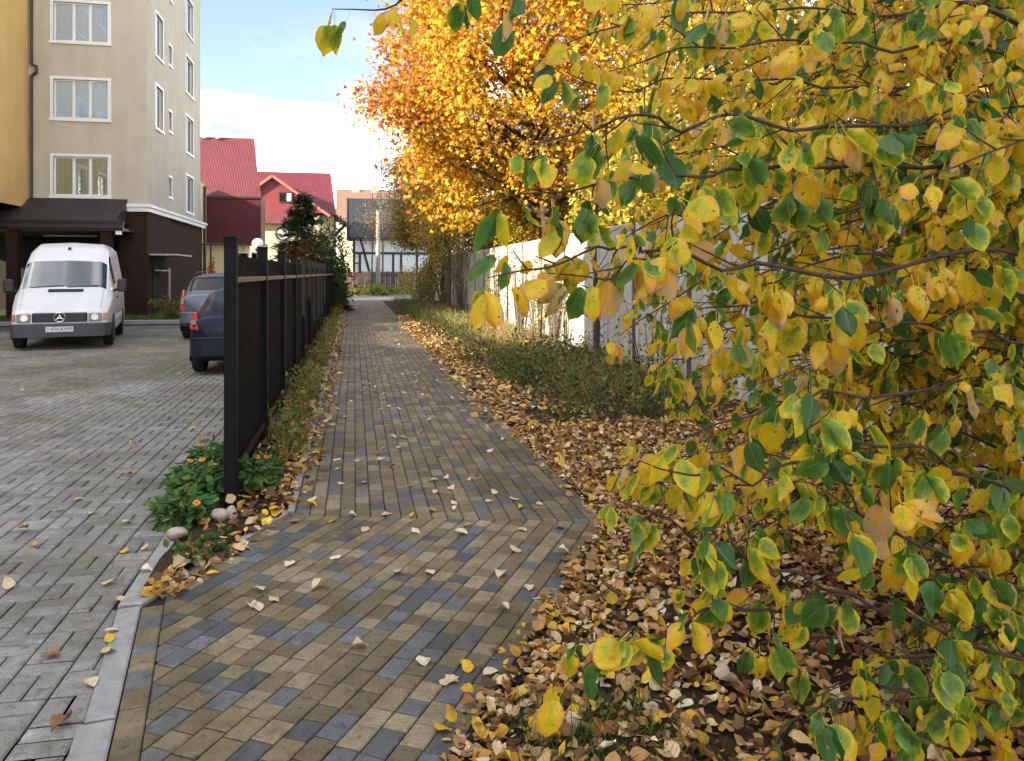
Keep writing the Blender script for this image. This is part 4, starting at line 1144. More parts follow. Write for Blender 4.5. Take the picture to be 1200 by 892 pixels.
for s in (-1, 1):
    wheel(van, s * 0.87, 0.88, 0.335, s); wheel(van, s * 0.87, 4.15, 0.335, s)
    arch(van, s * 0.974, 0.88, 0.335, s); arch(van, s * 0.974, 4.15, 0.335, s)
    L.patch(((1.15, 4.15), (2.05, 4.15), (2.05, 4.86), (1.52, 4.86)), s, 0.007).build('door_window', M_BLKPL if s < 0 else plain('dark_side_glass', (0.015, 0.018, 0.022), 0.08), van, smooth=True)
    mi = MB().box(min(s * 1.03, s * 1.22), max(s * 1.03, s * 1.22), 1.02, 1.16, 1.22, 1.52).build('mirror', M_BLKPL, van, bevel=0.03)
    MB().beam((s * 0.93, 1.15, 1.24), (s * 1.05, 1.09, 1.28), 0.05, 0.05).build('mirror_arm', M_BLKPL, mi)
    MB().box(min(s * 0.966, s * 0.985), max(s * 0.966, s * 0.985), 1.95, 2.10, 1.05, 1.10).build('door_handle', M_BLKPL, van)
    MB().box(min(s * 0.962, s * 0.978), max(s * 0.962, s * 0.978), 1.45, 3.55, 0.56, 0.66).build('side_moulding', M_WHITE, van, bevel=0.004)
    for yy in (1.12, 2.12): L.patch(((yy, 2.0), (yy + 0.012, 2.0), (yy + 0.012, 4.9), (yy, 4.9)), s, 0.003, 6).build('door_seam', M_PLASTIC, van)
for s in (-1, 1): L.patch(((0.10, 5.55), (0.72, 5.45), (0.72, 5.50), (0.10, 5.60)), s, 0.003, 6).build('bonnet_seam', M_PLASTIC, van)
L.patch(((2.95, 2.0), (2.962, 2.0), (2.962, 5.2), (2.95, 5.2)), 1, 0.003, 6).build('door_seam', M_PLASTIC, van)
MB().box(-0.03, 0.03, 1.62, 1.68, 2.20, 2.26).build('marker_lamp', M_BLKPL, van)
MB().box(0.40, 0.66, 1.17, 1.18, 1.64, 1.68).build('paper_slip', M_WHITE, van)

def car(name, label, loc, rz, paint, st, yb, glass, wheels, r, tail, plate=True):
    """local y = 0 rear (towards the camera), +y forward"""
    c = empty(name, loc, rz, label=label, cat='car')
    Lc = Loft(st)
    Lc.body(list(np.unique(np.concatenate([Lc.y, np.linspace(Lc.y[0], Lc.y[-1], 56)]))), list(np.linspace(0, 7, 36))).build('body', paint, c, smooth=True)
    y0g, y1g = glass
    gm = MB(); n = 8
    for i in range(2 * n + 1):
        a = (i - n) / n; sd = 1 if a >= 0 else -1; a = abs(a)
        for j in range(n + 1):
            b = j / n; y = y0g + (y1g - y0g) * b; s = 7 - a * 1.72
            gm.v.append(tuple(Lc.pt(y, s, sd) + Vector((0, -0.8, 0.5)).normalized() * 0.006))
    for i in range(2 * n):
        for j in range(n): k = i * (n + 1) + j; gm.f.append((k, k + n + 1, k + n + 2, k + 1))
    dg = plain('dark_rear_glass', (0.012, 0.016, 0.02), 0.12, var=0.1, spec=0.35)
    gl = gm.build('rear_window', dg, c, smooth=True)
    MB().beam((0.0, y0g - 0.02, Lc.pt(y0g, 7).z + 0.03), (0.38, y0g + 0.03, Lc.pt(y0g, 7).z + 0.09), 0.02, 0.02).build('wiper', M_BLKPL, gl)
    for s in (-1, 1):
        for (a, b, t0, t1) in yb: Lc.patch(((a, 4.1), (b, 4.1), (t1, 4.84), (t0, 4.84)), s, 0.006).build('side_window', dg, c, smooth=True)
        for y in wheels: wheel(c, s * (Lc.P[4][3][0] - 0.09), y, r, s, 0.19); arch(c, s * (Lc.P[4][3][0] + 0.010), y, r, s)
        tl = MB(); xs = Lc.P[1][3][0]
        z0, z1, wi = tail
        tl.v = [(s * (xs - wi * 0.62), -0.028, z0), (s * (xs + 0.010), 0.02, z0 + 0.02), (s * (xs + 0.010), 0.15, z0 + 0.06), (s * (xs - wi * 0.62), 0.15, z0),
                (s * (xs - wi * 0.50), 0.015, z1), (s * (xs - 0.045), 0.05, z1), (s * (xs - 0.045), 0.19, z1), (s * (xs - wi * 0.50), 0.19, z1)]
        tl.f = [(0, 1, 2, 3), (4, 7, 6, 5), (0, 4, 5, 1), (1, 5, 6, 2), (2, 6, 7, 3), (3, 7, 4, 0)]
        _unused = [(s * (xs - wi), -0.035, z0 + 0.02), (s * (xs + 0.008), 0.06, z0), (s * (xs + 0.012), 0.20, z0 + 0.10), (s * (xs - 0.05), 0.24, z1), (s * (xs - 0.14), 0.06, z1), (s * (xs - wi), -0.02, z0 + 0.16),
                (s * (xs - wi), 0.22, z0 + 0.02), (s * (xs - 0.03), 0.22, z0), (s * (xs - 0.14), 0.24, z1)]
        t2 = tl.build('tail_light', M_TAIL, c, bevel=0.02)
        MB().box(min(s * (xs - 0.10), s * (xs - 0.03)), max(s * (xs - 0.10), s * (xs - 0.03)), -0.034, 0.0, z0 + (z1 - z0) * 0.35, z0 + (z1 - z0) * 0.6).build('reversing_lamp', M_LAMP, t2)
        MB().box(min(s * 0.86, s * 1.02), max(s * 0.86, s * 1.02), Lc.y[-1] * 0.60, Lc.y[-1] * 0.60 + 0.1, 0.90, 1.03).build('mirror', paint, c, bevel=0.02)
    return c, Lc
def bumper(c, xw, z0, z1, mat, dep=0.07):
    bp = MB()
    for (y, x) in ((-dep, xw - 0.20), (-dep * 0.6, xw - 0.05), (0.10, xw + 0.012), (0.42, xw + 0.018)): bp.v += [(-x, y, z0), (-x, y, z1), (x, y, z1), (x, y, z0)]
    for i in range(3):
        a = 4 * i; bp.f += [(a, a + 4, a + 5, a + 1), (a + 3, a + 2, a + 6, a + 7), (a + 1, a + 5, a + 6, a + 2), (a, a + 3, a + 7, a + 4)]
    bp.f += [(0, 1, 2, 3)]
    return bp.build('bumper', mat, c, bevel=0.015)

# dark blue hatchback beside the fence
hs = [(0.00, sect(0.30, 0.55, 0.86, 0.92, 0.74, 0.73, 0.66, dip=0.03)), (0.05, sect(0.24, 0.55, 0.90, 0.97, 0.79, 0.78, 0.66, dip=0.05)), (0.12, sect(0.22, 0.55, 0.92, 1.02, 0.81, 0.79, 0.64, dip=0.06)),
      (0.50, sect(0.20, 0.55, 0.92, 1.33, 0.825, 0.80, 0.58, dip=0.08)), (0.62, sect(0.20, 0.55, 0.92, 1.38, 0.83, 0.80, 0.57, dip=0.09)), (1.4, sect(0.19, 0.55, 0.92, 1.43, 0.83, 0.80, 0.57, dip=0.10)),
      (2.1, sect(0.19, 0.55, 0.90, 1.38, 0.83, 0.80, 0.58, dip=0.10)), (2.85, sect(0.19, 0.55, 0.86, 0.98, 0.83, 0.79, 0.66, dip=0.06)), (3.5, sect(0.22, 0.5, 0.74, 0.84, 0.80, 0.77, 0.62, dip=0.06)), (3.8, sect(0.28, 0.45, 0.60, 0.66, 0.70, 0.66, 0.5, dip=0.04))]
c1, L1 = car('hatchback_car', 'dark blue hatchback parked close behind the fence, tail light showing', (-1.80, 13.15, -0.006), 0.0, M_NAVY, hs, [(0.62, 1.35, 0.72, 1.35), (1.42, 2.45, 1.42, 2.10)], (0.15, 0.54), (0.62, 3.05), 0.295, (0.72, 1.02, 0.22))
bumper(c1, 0.80, 0.30, 0.62, M_NAVY)
MB().box(-0.26, 0.26, -0.020, -0.006, 0.70, 0.81).build('number_plate', M_PLATE, c1, bevel=0.002)
MB().lathe([(0, 0.05), (0.01, 0.045)], (0, 0.02, 0.89), 'y', 16).build('badge', M_CHROME, c1)
# blue-grey suv further back
ss = [(0.00, sect(0.42, 0.70, 1.02, 1.10, 0.80, 0.79, 0.72, dip=0.03)), (0.05, sect(0.36, 0.70, 1.06, 1.15, 0.86, 0.85, 0.71, dip=0.05)), (0.12, sect(0.34, 0.70, 1.07, 1.20, 0.88, 0.86, 0.70, dip=0.06)),
      (0.40, sect(0.32, 0.70, 1.07, 1.54, 0.885, 0.86, 0.64, dip=0.08)), (0.52, sect(0.32, 0.70, 1.07, 1.60, 0.89, 0.86, 0.63, dip=0.09)), (1.6, sect(0.32, 0.70, 1.07, 1.66, 0.89, 0.86, 0.63, dip=0.10)),
      (2.5, sect(0.32, 0.70, 1.05, 1.60, 0.89, 0.86, 0.64, dip=0.10)), (3.2, sect(0.32, 0.70, 1.02, 1.14, 0.88, 0.85, 0.72, dip=0.06)), (4.0, sect(0.34, 0.65, 0.92, 1.02, 0.86, 0.82, 0.66, dip=0.06)), (4.3, sect(0.4, 0.6, 0.74, 0.8, 0.76, 0.72, 0.55, dip=0.04))]
c2, L2 = car('suv_car', 'blue-grey SUV parked behind the dark blue hatchback', (-3.32, 20.1, -0.006), R(2), M_SILVER, ss, [(0.55, 1.35, 0.62, 1.35), (1.42, 2.1, 1.42, 2.1), (2.17, 2.9, 2.17, 2.5)], (0.15, 0.44), (0.75, 3.4), 0.36, (0.72, 1.24, 0.18))
bumper(c2, 0.875, 0.42, 0.70, M_SILVER, 0.09)
MB().box(-0.26, 0.26, -0.020, -0.006, 0.82, 0.93).build('number_plate', M_PLATE, c2, bevel=0.002)
for s in (-1, 1): MB().tube([(s * 0.60, 0.6, 1.60), (s * 0.60, 0.7, 1.67), (s * 0.60, 2.2, 1.69), (s * 0.60, 2.4, 1.62)], 0.016, 6).build('roof_rail', M_BLKPL, c2)

# ------------------------------------------------------------------ trees
def smooth_line(pts, n=6):
    P = [Vector(p) for p in pts]; P = [P[0] * 2 - P[1]] + P + [P[-1] * 2 - P[-2]]; out = []
    for i in range(1, len(P) - 2):
        for k in range(n):
            t = k / n; a, b, c, d = P[i - 1:i + 3]
            out.append(0.5 * ((2 * b) + (c - a) * t + (2 * a - 5 * b + 4 * c - d) * t * t + (3 * b - a - 3 * c + d) * t ** 3))
    out.append(P[-2]); return out
def taper(n, r0, r1, p=1.0): return [r0 + (r1 - r0) * (i / (n - 1)) ** p for i in range(n)]
def rdir(n=None):
    v = rng.normal(size=(n, 3) if n else 3); return unit(v)

def tree(name, label, base, trunk, ells, nclump, per, leaf, cols, T=MAPLE_T, sigma=0.38, group=None, bark=M_BARK, r0=0.16, shell=0.55, edge_cols=None, edge_fn=None, droop=0.3, twig_r=0.008, weights=None):
    """trunk: points; ells: (centre, radii, share). Leaves stand in clumps at the ends of limbs and twigs"""
    root = empty(name, tuple(base), label=label, cat='tree', group=group)
    base = Vector(base)
    tr = smooth_line([base + Vector(p) for p in trunk], 5)
    tb = MB().tube([p - base for p in tr], taper(len(tr), r0, r0 * 0.25), 9)
    cl = []
    for (c, rad, share) in ells:
        k = int(nclump * share); d = rdir(k); u = rng.random(k) ** (1 / 3.0)
        u = shell + (1 - shell) * u if shell else u
        u = np.where(rng.random(k) < 0.3, rng.random(k) ** 0.5 * 0.9, u)
        cl.append(np.array(c) + d * u[:, None] * np.array(rad))
    cl = np.concatenate(cl)
    # limbs: group the clumps round a few anchors on the trunk
    nl = max(5, len(cl) // 14)
    seeds = cl[rng.choice(len(cl), nl, replace=False)]
    own = np.argmin(((cl[:, None] - seeds[None]) ** 2).sum(-1), 1)
    trp = np.array([tuple(p) for p in tr])
    lb = MB()
    for s in range(nl):
        mem = cl[own == s]
        if len(mem) == 0: continue
        tgt = mem.mean(0); lo = max(1, len(trp) // 3)
        j = lo + int(np.argmin(((trp[lo:] - tgt + np.array([0, 0, 0.35 * np.linalg.norm(trp[-1] - tgt)])) ** 2).sum(1)))
        a = Vector(trp[j]); b = Vector(tgt); mid = (a + b) / 2 + Vector((rng.normal(0, .2), rng.normal(0, .2), 0.12 * (b - a).length))
        line = smooth_line([a, mid, b], 4)
        lb.tube([p - base for p in line], taper(len(line), r0 * 0.32, 0.014), 5, False)
        for q in mem:
            st = line[random.randint(len(line) // 2, len(line) - 1)]
            e = Vector(q); m2 = (st + e) / 2 + Vector(tuple(rng.normal(0, .08, 3)))
            lb.tube([st - base, m2 - base, e - base, e - base + Vector(tuple(rng.normal(0, .2, 3)))], [twig_r * 1.6, twig_r, twig_r * .7, twig_r * .3], 4, False)
    tb.build('trunk', bark, root, smooth=True)
    lb.build('limbs', bark, root, smooth=True, fix=False)['kind'] = 'stuff'
    N = len(cl) * per
    P = np.repeat(cl, per, 0) + rng.normal(0, sigma, (N, 3)) * np.array([1, 1, 0.75])
    a = rdir(N) + np.array([0, 0, -droop]); nn = rdir(N) + np.array([-0.3, -0.35, 0.5])
    C = palette(cols, N, 0.3, weights)
    cj = 1 + 0.22 * rng.normal(size=(len(cl), 1)); C = C * np.clip(np.repeat(cj, per, 0), 0.55, 1.5)
    if edge_cols is not None:
        pr = edge_fn(P); pick = rng.random(N) < pr; C[pick] = palette(edge_cols, int(pick.sum()), 0.3)
    V, F, C4 = inst(T, P - np.array(base), frames(a, nn), leaf * (0.65 + 0.7 * rng.random(N)), rgba(C))
    o = link_mesh('crown', npmesh('crown', V, F, {'col': C4}), M_FOL, root); o['kind'] = 'stuff'
    return root

GOLD = [(0.62, 0.34, 0.02), (0.70, 0.43, 0.03), (0.60, 0.25, 0.02), (0.55, 0.36, 0.04), (0.40, 0.33, 0.05)]
RUST = [(0.42, 0.15, 0.04), (0.50, 0.22, 0.05), (0.34, 0.11, 0.03), (0.55, 0.28, 0.06)]
tree('maple_tree', 'large maple with golden orange leaves reaching over the concrete wall', (5.9, 23.5, 0), [(0, 0, -0.1), (0.1, 0, 2.4), (-0.3, -0.3, 5), (-0.9, -0.6, 8), (-1.2, -0.5, 12)],
     [((5.0, 23.2, 7.7), (3.9, 4.8, 3.7), 0.48), ((5.0, 22.5, 11.5), (3.6, 4.4, 3.6), 0.21), ((2.3, 23.4, 7.2), (1.9, 2.6, 2.3), 0.11), ((9.0, 21.5, 8.6), (3.0, 4.0, 4.6), 0.18), ((3.6, 26.0, 5.0), (2.3, 2.6, 1.7), 0.08)], 820, 62, 0.175, GOLD, sigma=0.36,
     edge_cols=RUST, edge_fn=lambda P: np.clip((2.6 - P[:, 0]) / 2.2, 0.10, 0.9), r0=0.2)
tree('linden_tree', 'yellow leaved tree standing behind the wall, seen through the pear leaves', (9.2, 14.5, 0), [(0, 0, -0.1), (0, 0.1, 2.5), (0.2, 0, 5), (-0.2, 0.3, 8.5)],
     [((8.6, 14.2, 6.4), (3.6, 3.8, 3.6), 1.0)], 460, 46, 0.12, [(0.52, 0.36, 0.03), (0.45, 0.24, 0.03), (0.30, 0.27, 0.04)], T=FAR_T[0], sigma=0.34)
tree('cherry_tree', 'tree with thin rust and yellow leaves behind the wall at the far right', (12.5, 11.5, 0), [(0, 0, -0.1), (0, 0.1, 2.5), (0.2, 0, 4.5), (-0.2, 0.3, 7.0)],
     [((12.0, 11.5, 5.0), (3.4, 3.4, 3.0), 1.0)], 240, 42, 0.12, [(0.46, 0.26, 0.03), (0.36, 0.13, 0.03), (0.20, 0.20, 0.04)], T=FAR_T[0], sigma=0.34)
tree('larch_tree', 'tall brownish green tree on the right where the path ends', (4.1, 43.0, 0), [(0, 0, -0.1), (0.1, 0, 3), (-0.1, 0.2, 6), (0, 0, 9)],
     [((3.9, 42.2, 6.2), (2.0, 2.2, 3.2), 0.72), ((3.2, 42.0, 4.0), (1.1, 1.4, 1.0), 0.28)], 420, 60, 0.11, [(0.20, 0.19, 0.045), (0.32, 0.22, 0.05), (0.13, 0.165, 0.04), (0.44, 0.25, 0.06)], T=FAR_T[1], sigma=0.36, r0=0.12)
tree('young_tree', 'slender young tree with thin russet crown left of the pale pole', tuple(gp(436, 346.5)), [(0, 0, -0.1), (0, 0, 2.5), (0.1, 0, 5), (0, 0, 8)],
     [(tuple(gp(436, 346.5) + Vector((0, 0, 5.6))), (1.4, 1.4, 2.2), 1.0)], 38, 18, 0.10, [(0.36, 0.21, 0.06), (0.24, 0.2, 0.05)], T=FAR_T[1], sigma=0.3, r0=0.07)
tree('hazel_tree', 'ochre and olive bushy tree leaning over the far shaded wall', (4.1, 37.0, 0), [(0, 0, -0.1), (0.1, 0, 1.6), (-0.1, 0.2, 3.2), (0, 0, 5.4)],
     [((4.2, 36.5, 4.6), (1.5, 3.4, 2.3), 0.7), ((3.9, 33.5, 3.4), (0.9, 1.8, 1.1), 0.3)], 260, 50, 0.11, [(0.36, 0.27, 0.06), (0.48, 0.30, 0.06), (0.22, 0.22, 0.05), (0.58, 0.36, 0.07)], T=FAR_T[1], sigma=0.34, r0=0.09)
for bx_, by_, cz, rr_, hh_, lab_, pal_ in ((6.9, 26.0, 3.4, 1.6, 1.7, 'low yellow tree peeping over the wall below the maple', [(0.50, 0.36, 0.04), (0.34, 0.30, 0.05), (0.52, 0.28, 0.03)]), (7.0, 34.5, 3.6, 1.8, 1.9, 'low amber tree peeping over the far shaded wall', [(0.44, 0.27, 0.04), (0.30, 0.22, 0.05), (0.20, 0.19, 0.05)]), (7.2, 17.5, 3.2, 1.7, 1.5, 'low lime yellow tree behind the wall near the slim sapling', [(0.44, 0.38, 0.05), (0.28, 0.30, 0.05), (0.50, 0.30, 0.04)]),
                                (7.6, 30.5, 4.8, 2.4, 3.4, 'golden brown tree behind the wall, left of the maple trunk', [(0.40, 0.22, 0.03), (0.28, 0.17, 0.03), (0.16, 0.13, 0.03)]),
                                (9.0, 20.0, 4.6, 3.0, 3.2, 'yellow green tree close behind the sunlit wall', [(0.42, 0.32, 0.04), (0.26, 0.24, 0.04), (0.46, 0.26, 0.03)]),
                                (8.0, 41.0, 5.0, 2.8, 3.6, 'olive brown tree behind the far end of the wall', [(0.24, 0.19, 0.04), (0.32, 0.2, 0.04), (0.42, 0.27, 0.05)]),
                                (15.0, 18.0, 6.0, 4.0, 4.5, 'broad yellow tree far behind the wall at right', [(0.42, 0.28, 0.03), (0.34, 0.18, 0.03), (0.20, 0.18, 0.04)])):
    tree('ash_tree', lab_, (bx_, by_, 0), [(0, 0, -0.1), (0.1, 0, cz * 0.4), (-0.1, 0.1, cz), (0, 0, cz + hh_ * 0.8)], [((bx_, by_, cz), (rr_, rr_, hh_), 1.0)], 230, 46, 0.14, pal_, T=FAR_T[1], sigma=0.40, r0=0.11)
def bare_tree(name, label, base, h, spread, n, bark=M_GREYBARK):
    root = empty(name, tuple(base), label=label, cat='tree')
    tl = smooth_line([(0, 0, -0.1), (0.05, 0, h * 0.4), (-0.1, 0.1, h * 0.75), (0, 0, h)], 5)
    MB().tube(tl, taper(len(tl), 0.09, 0.01), 7).build('trunk', bark, root, smooth=True)
    mb = MB()
    for i in range(n):
        p = tl[random.randint(len(tl) // 3, len(tl) - 2)]
        d = Vector((random.gauss(0, 1), random.gauss(0, 1), random.uniform(0.3, 1.4))).normalized() * spread * random.uniform(0.5, 1)
        q = p + d * 0.5 + Vector((0, 0, 0.1)); e = p + d + Vector((0, 0, 0.3))
        mb.tube([p, q, e], [0.022, 0.014, 0.005], 4, False)
        for k in range(6):
            s = p.lerp(e, random.uniform(0.3, 0.95)); t2 = s + Vector((random.gauss(0, 1), random.gauss(0, 1), random.uniform(0, 1.2))).normalized() * spread * 0.35
            mb.tube([s, (s + t2) / 2 + Vector((0, 0, 0.04)), t2], [0.009, 0.007, 0.003], 3, False)
    mb.build('limbs', bark, root, fix=False)['kind'] = 'stuff'
bare_tree('bare_tree', 'leafless grey tree rising behind the maple beside the wall', (4.0, 33.0, 0), 12.5, 2.6, 46)
bare_tree('bare_tree', 'leafless pale tree above the far cream house', tuple(gp(448, 344)), 11.0, 2.4, 40)
# slim trunk against the wall
st = gp(699, 424)
tr_ = empty('sapling', tuple(st), label='slim dark bare sapling standing against the white wall', cat='tree')
ln = smooth_line([(0, 0, -0.05), (0.02, 0, 1.0), (-0.03, 0.02, 2.0), (0.02, 0, 3.2), (-0.05, 0.05, 4.6)], 4)
MB().tube(ln, taper(len(ln), 0.055, 0.025), 8).build('trunk', M_BARK, tr_, smooth=True)
mb = MB()
for i in range(16):
    z = random.uniform(0.25, 4.0); d = Vector((random.gauss(0, 1), random.gauss(0, 1), random.uniform(0.2, 0.9))).normalized() * random.uniform(0.4, 1.1)
    p = Vector((0, 0, z)); mb.tube([p, p + d * 0.5 + Vector((0, 0, 0.06)), p + d], [0.014, 0.009, 0.003], 4, False)
mb.build('twigs', M_BARK, tr_, fix=False)['kind'] = 'stuff'

# conifer and shrubs behind the fence end
def conifer(base, h, rad, label):
    root = empty('conifer', tuple(base), label=label, cat='tree')
    MB().tube([(0, 0, -0.1), (0, 0, h * 0.5), (0, 0, h)], [0.12, 0.07, 0.01], 8).build('trunk', M_BARK, root)
    P, A, Nn_, lb = [], [], [], MB()
    for i in range(150):
        z = h * (0.06 + 0.92 * random.random() ** 1.15); rr = rad * (1 - z / h) ** 0.8 * random.uniform(0.65, 1.12) + 0.08; a = random.uniform(0, 6.283)
        e = Vector((math.cos(a) * rr, math.sin(a) * rr, z - 0.10 * rr)); s = Vector((0, 0, z + 0.12 * rr)); m_ = (s + e) / 2 + Vector((0, 0, 0.05))
        lb.tube([s, m_, e], [0.02, 0.012, 0.004], 4, False)
        for k in range(int(30 + 60 * rr)):
            t = random.uniform(0.2, 1.05); p = s.lerp(e, t) + Vector((random.gauss(0, 0.09), random.gauss(0, 0.09), random.gauss(0, 0.06)))
            P.append(tuple(p)); A.append((math.cos(a) + random.gauss(0, .5), math.sin(a) + random.gauss(0, .5), random.gauss(-0.1, .35))); Nn_.append((random.gauss(0, .5), random.gauss(0, .5), 1))
    lb.build('limbs', M_BARK, root, fix=False)['kind'] = 'stuff'
    N = len(P); C = palette([(0.030, 0.060, 0.028), (0.045, 0.08, 0.034), (0.065, 0.092, 0.032)], N, 0.3)
    sc = np.stack([np.full(N, 0.07), 0.20 * (0.6 + 0.8 * rng.random(N)), np.full(N, 0.12)], 1)
    V, F, C4 = inst(BLADE_T, P, frames(A, Nn_), sc, rgba(C))
    o = link_mesh('needles', npmesh('needles', V, F, {'col': C4}), M_FOL, root); o['kind'] = 'stuff'
cb_ = cp(354, 320, 33.5); cb_.z = 0
conifer(cb_, 5.1, 2.1, 'dark green conifer behind the far part of the picket fence')
def shrub(name, label, base, rx, ry, h, n, leaf, cols, cat='shrub', T=None, group=None, stems=10, bark=M_TWIG):
    root = empty(name, tuple(base), label=label, cat=cat, group=group)
    mb = MB(); cl = []
    for i in range(stems):
        e = Vector((random.gauss(0, 0.5) * rx, random.gauss(0, 0.5) * ry, h * random.uniform(0.6, 1.0)))
        s = Vector((e.x * 0.25, e.y * 0.25, -0.03)); m_ = s.lerp(e, 0.5) + Vector((0, 0, 0.06 * h))
        mb.tube([s, m_, e], [0.006 + 0.006 * h, 0.004 + 0.003 * h, 0.002], 4, False); cl.append((s, m_, e))
    mb.build('stems', bark, root, fix=False)['kind'] = 'stuff'
    P = []
    for i in range(n):
        s, m_, e = random.choice(cl); t = random.random() ** 0.7
        q = (s.lerp(m_, t * 2) if t < 0.5 else m_.lerp(e, t * 2 - 1)) if random.random() < 0.5 else Vector((random.uniform(-1, 1) * rx, random.uniform(-1, 1) * ry, h * random.uniform(0.1, 0.95)))
        if (q.x / rx) ** 2 + (q.y / ry) ** 2 + (max(0, q.z - h * 0.45) / (h * 0.6)) ** 2 > 1.1: q = e
        P.append(tuple(q + Vector((random.gauss(0, .12) * rx, random.gauss(0, .12) * ry, random.gauss(0, .07) * h))))
    P = np.array(P); P[:, 2] = np.maximum(P[:, 2], 0.01)
    V, F, C4 = inst(T or FAR_T[0], P, frames(rdir(n) + np.array([0, 0, 0.1]), rdir(n) + np.array([0, 0, 0.6])), leaf * (0.6 + 0.8 * rng.random(n)), rgba(palette(cols, n, 0.35)))
    o = link_mesh('foliage', npmesh('foliage', V, F, {'col': C4}), M_FOL, root); o['kind'] = 'stuff'
    return root
def gb(px, depth, z=0.0):
    p = cp(px, 320, depth); p.z = z; return p
GRN = [(0.035, 0.075, 0.02), (0.05, 0.10, 0.025), (0.07, 0.11, 0.03)]
shrub('thuja_shrub', 'broad green shrub beside the conifer above the fence end', gb(386, 33), 1.2, 1.3, 3.6, 3600, 0.11, GRN + [(0.09, 0.10, 0.03)], stems=16)
shrub('beech_shrub', 'rust brown shrub in front of the conifer', gb(350, 30.5), 0.75, 0.8, 3.0, 1700, 0.12, [(0.16, 0.06, 0.025), (0.10, 0.05, 0.02), (0.06, 0.06, 0.02)])
shrub('ivy_shrub', 'dark ivy hedge overgrowing the far end of the picket fence', (FX + 0.1, 34.0, 0), 0.45, 2.4, 2.1, 3200, 0.10, GRN, stems=20)
shrub('privet_shrub', 'leafy green bush left of the conifer behind the fence', gb(325, 28), 0.7, 0.7, 2.2, 1300, 0.10, GRN)
shrub('hazel_shrub', 'yellow lit shrub at the far left verge where the path ends', (-0.9, 43.6, 0), 0.4, 0.8, 2.0, 900, 0.10, [(0.40, 0.34, 0.04), (0.25, 0.26, 0.04)])
shrub('dogwood_shrub', 'yellow green shrub at the far end of the concrete wall', (3.9, 46.9, 0), 1.3, 1.0, 2.2, 2200, 0.11, [(0.32, 0.30, 0.04), (0.20, 0.24, 0.04), (0.40, 0.28, 0.04)], stems=14)
shrub('grass_shrub', 'low pale green growth at the foot of the pale pole', gb(445, 56), 2.0, 0.9, 0.8, 1500, 0.14, [(0.24, 0.27, 0.05), (0.16, 0.20, 0.04)])
shrub('barberry_shrub', 'small yellowish bush on the lawn beside the SUV', gb(205, 26.2, 0.1), 0.55, 0.5, 0.75, 900, 0.08, [(0.14, 0.15, 0.03), (0.09, 0.12, 0.03), (0.22, 0.18, 0.03)])
shrub('rowan_shrub', 'small orange red bush beside the thin crossbar post', gb(246, 30.2, 0.1), 0.35, 0.35, 2.0, 420, 0.10, [(0.45, 0.09, 0.04), (0.30, 0.07, 0.03)])
for i, (px, d, rx, h, lab) in enumerate(((540, 30, 0.55, 3.2, 'bushy yellow green sapling growing against the far shaded wall'), (582, 24.5, 0.6, 2.6, 'yellow leaved creeper shrub climbing the sunlit wall'),
                                         (632, 19.0, 0.5, 2.2, 'thin twiggy shrub in front of the sunlit wall'), (664, 17.6, 0.4, 2.0, 'sparse yellow twigs beside the slim sapling'), (610, 21.0, 0.5, 2.5, 'yellow leafed shrub low on the sunlit wall'))):
    b = gb(px, d); b.x = min(b.x, WALLX - 0.35)
    shrub('wall_shrub', lab, b, 0.35, rx + 0.3, h, 460, 0.07, [(0.42, 0.33, 0.05), (0.28, 0.26, 0.05), (0.36, 0.2, 0.05)], stems=26, bark=M_GREYBARK)
for px_, d_, hh_, lab_ in ((522, 36.5, 2.9, 'ochre bush at the foot of the far shaded wall'), (506, 42.0, 3.1, 'olive bush beside the far end of the wall'), (494, 39.0, 1.9, 'low olive bush on the far right verge')):
    b = gb(px_, d_); b.x = min(b.x, WALLX - 0.7)
    shrub('wall_shrub', lab_, b, 0.6, 1.5, hh_, 1500, 0.10, [(0.34, 0.25, 0.05), (0.22, 0.2, 0.05), (0.42, 0.25, 0.06), (0.15, 0.17, 0.04)], stems=18, bark=M_GREYBARK)
b = gb(765, 11.0)
shrub('rose_shrub', 'sparse shrub with yellow leaves in front of the shaded wall', b, 0.5, 0.5, 1.5, 150, 0.085, [(0.5, 0.36, 0.04), (0.12, 0.17, 0.04)], stems=9)

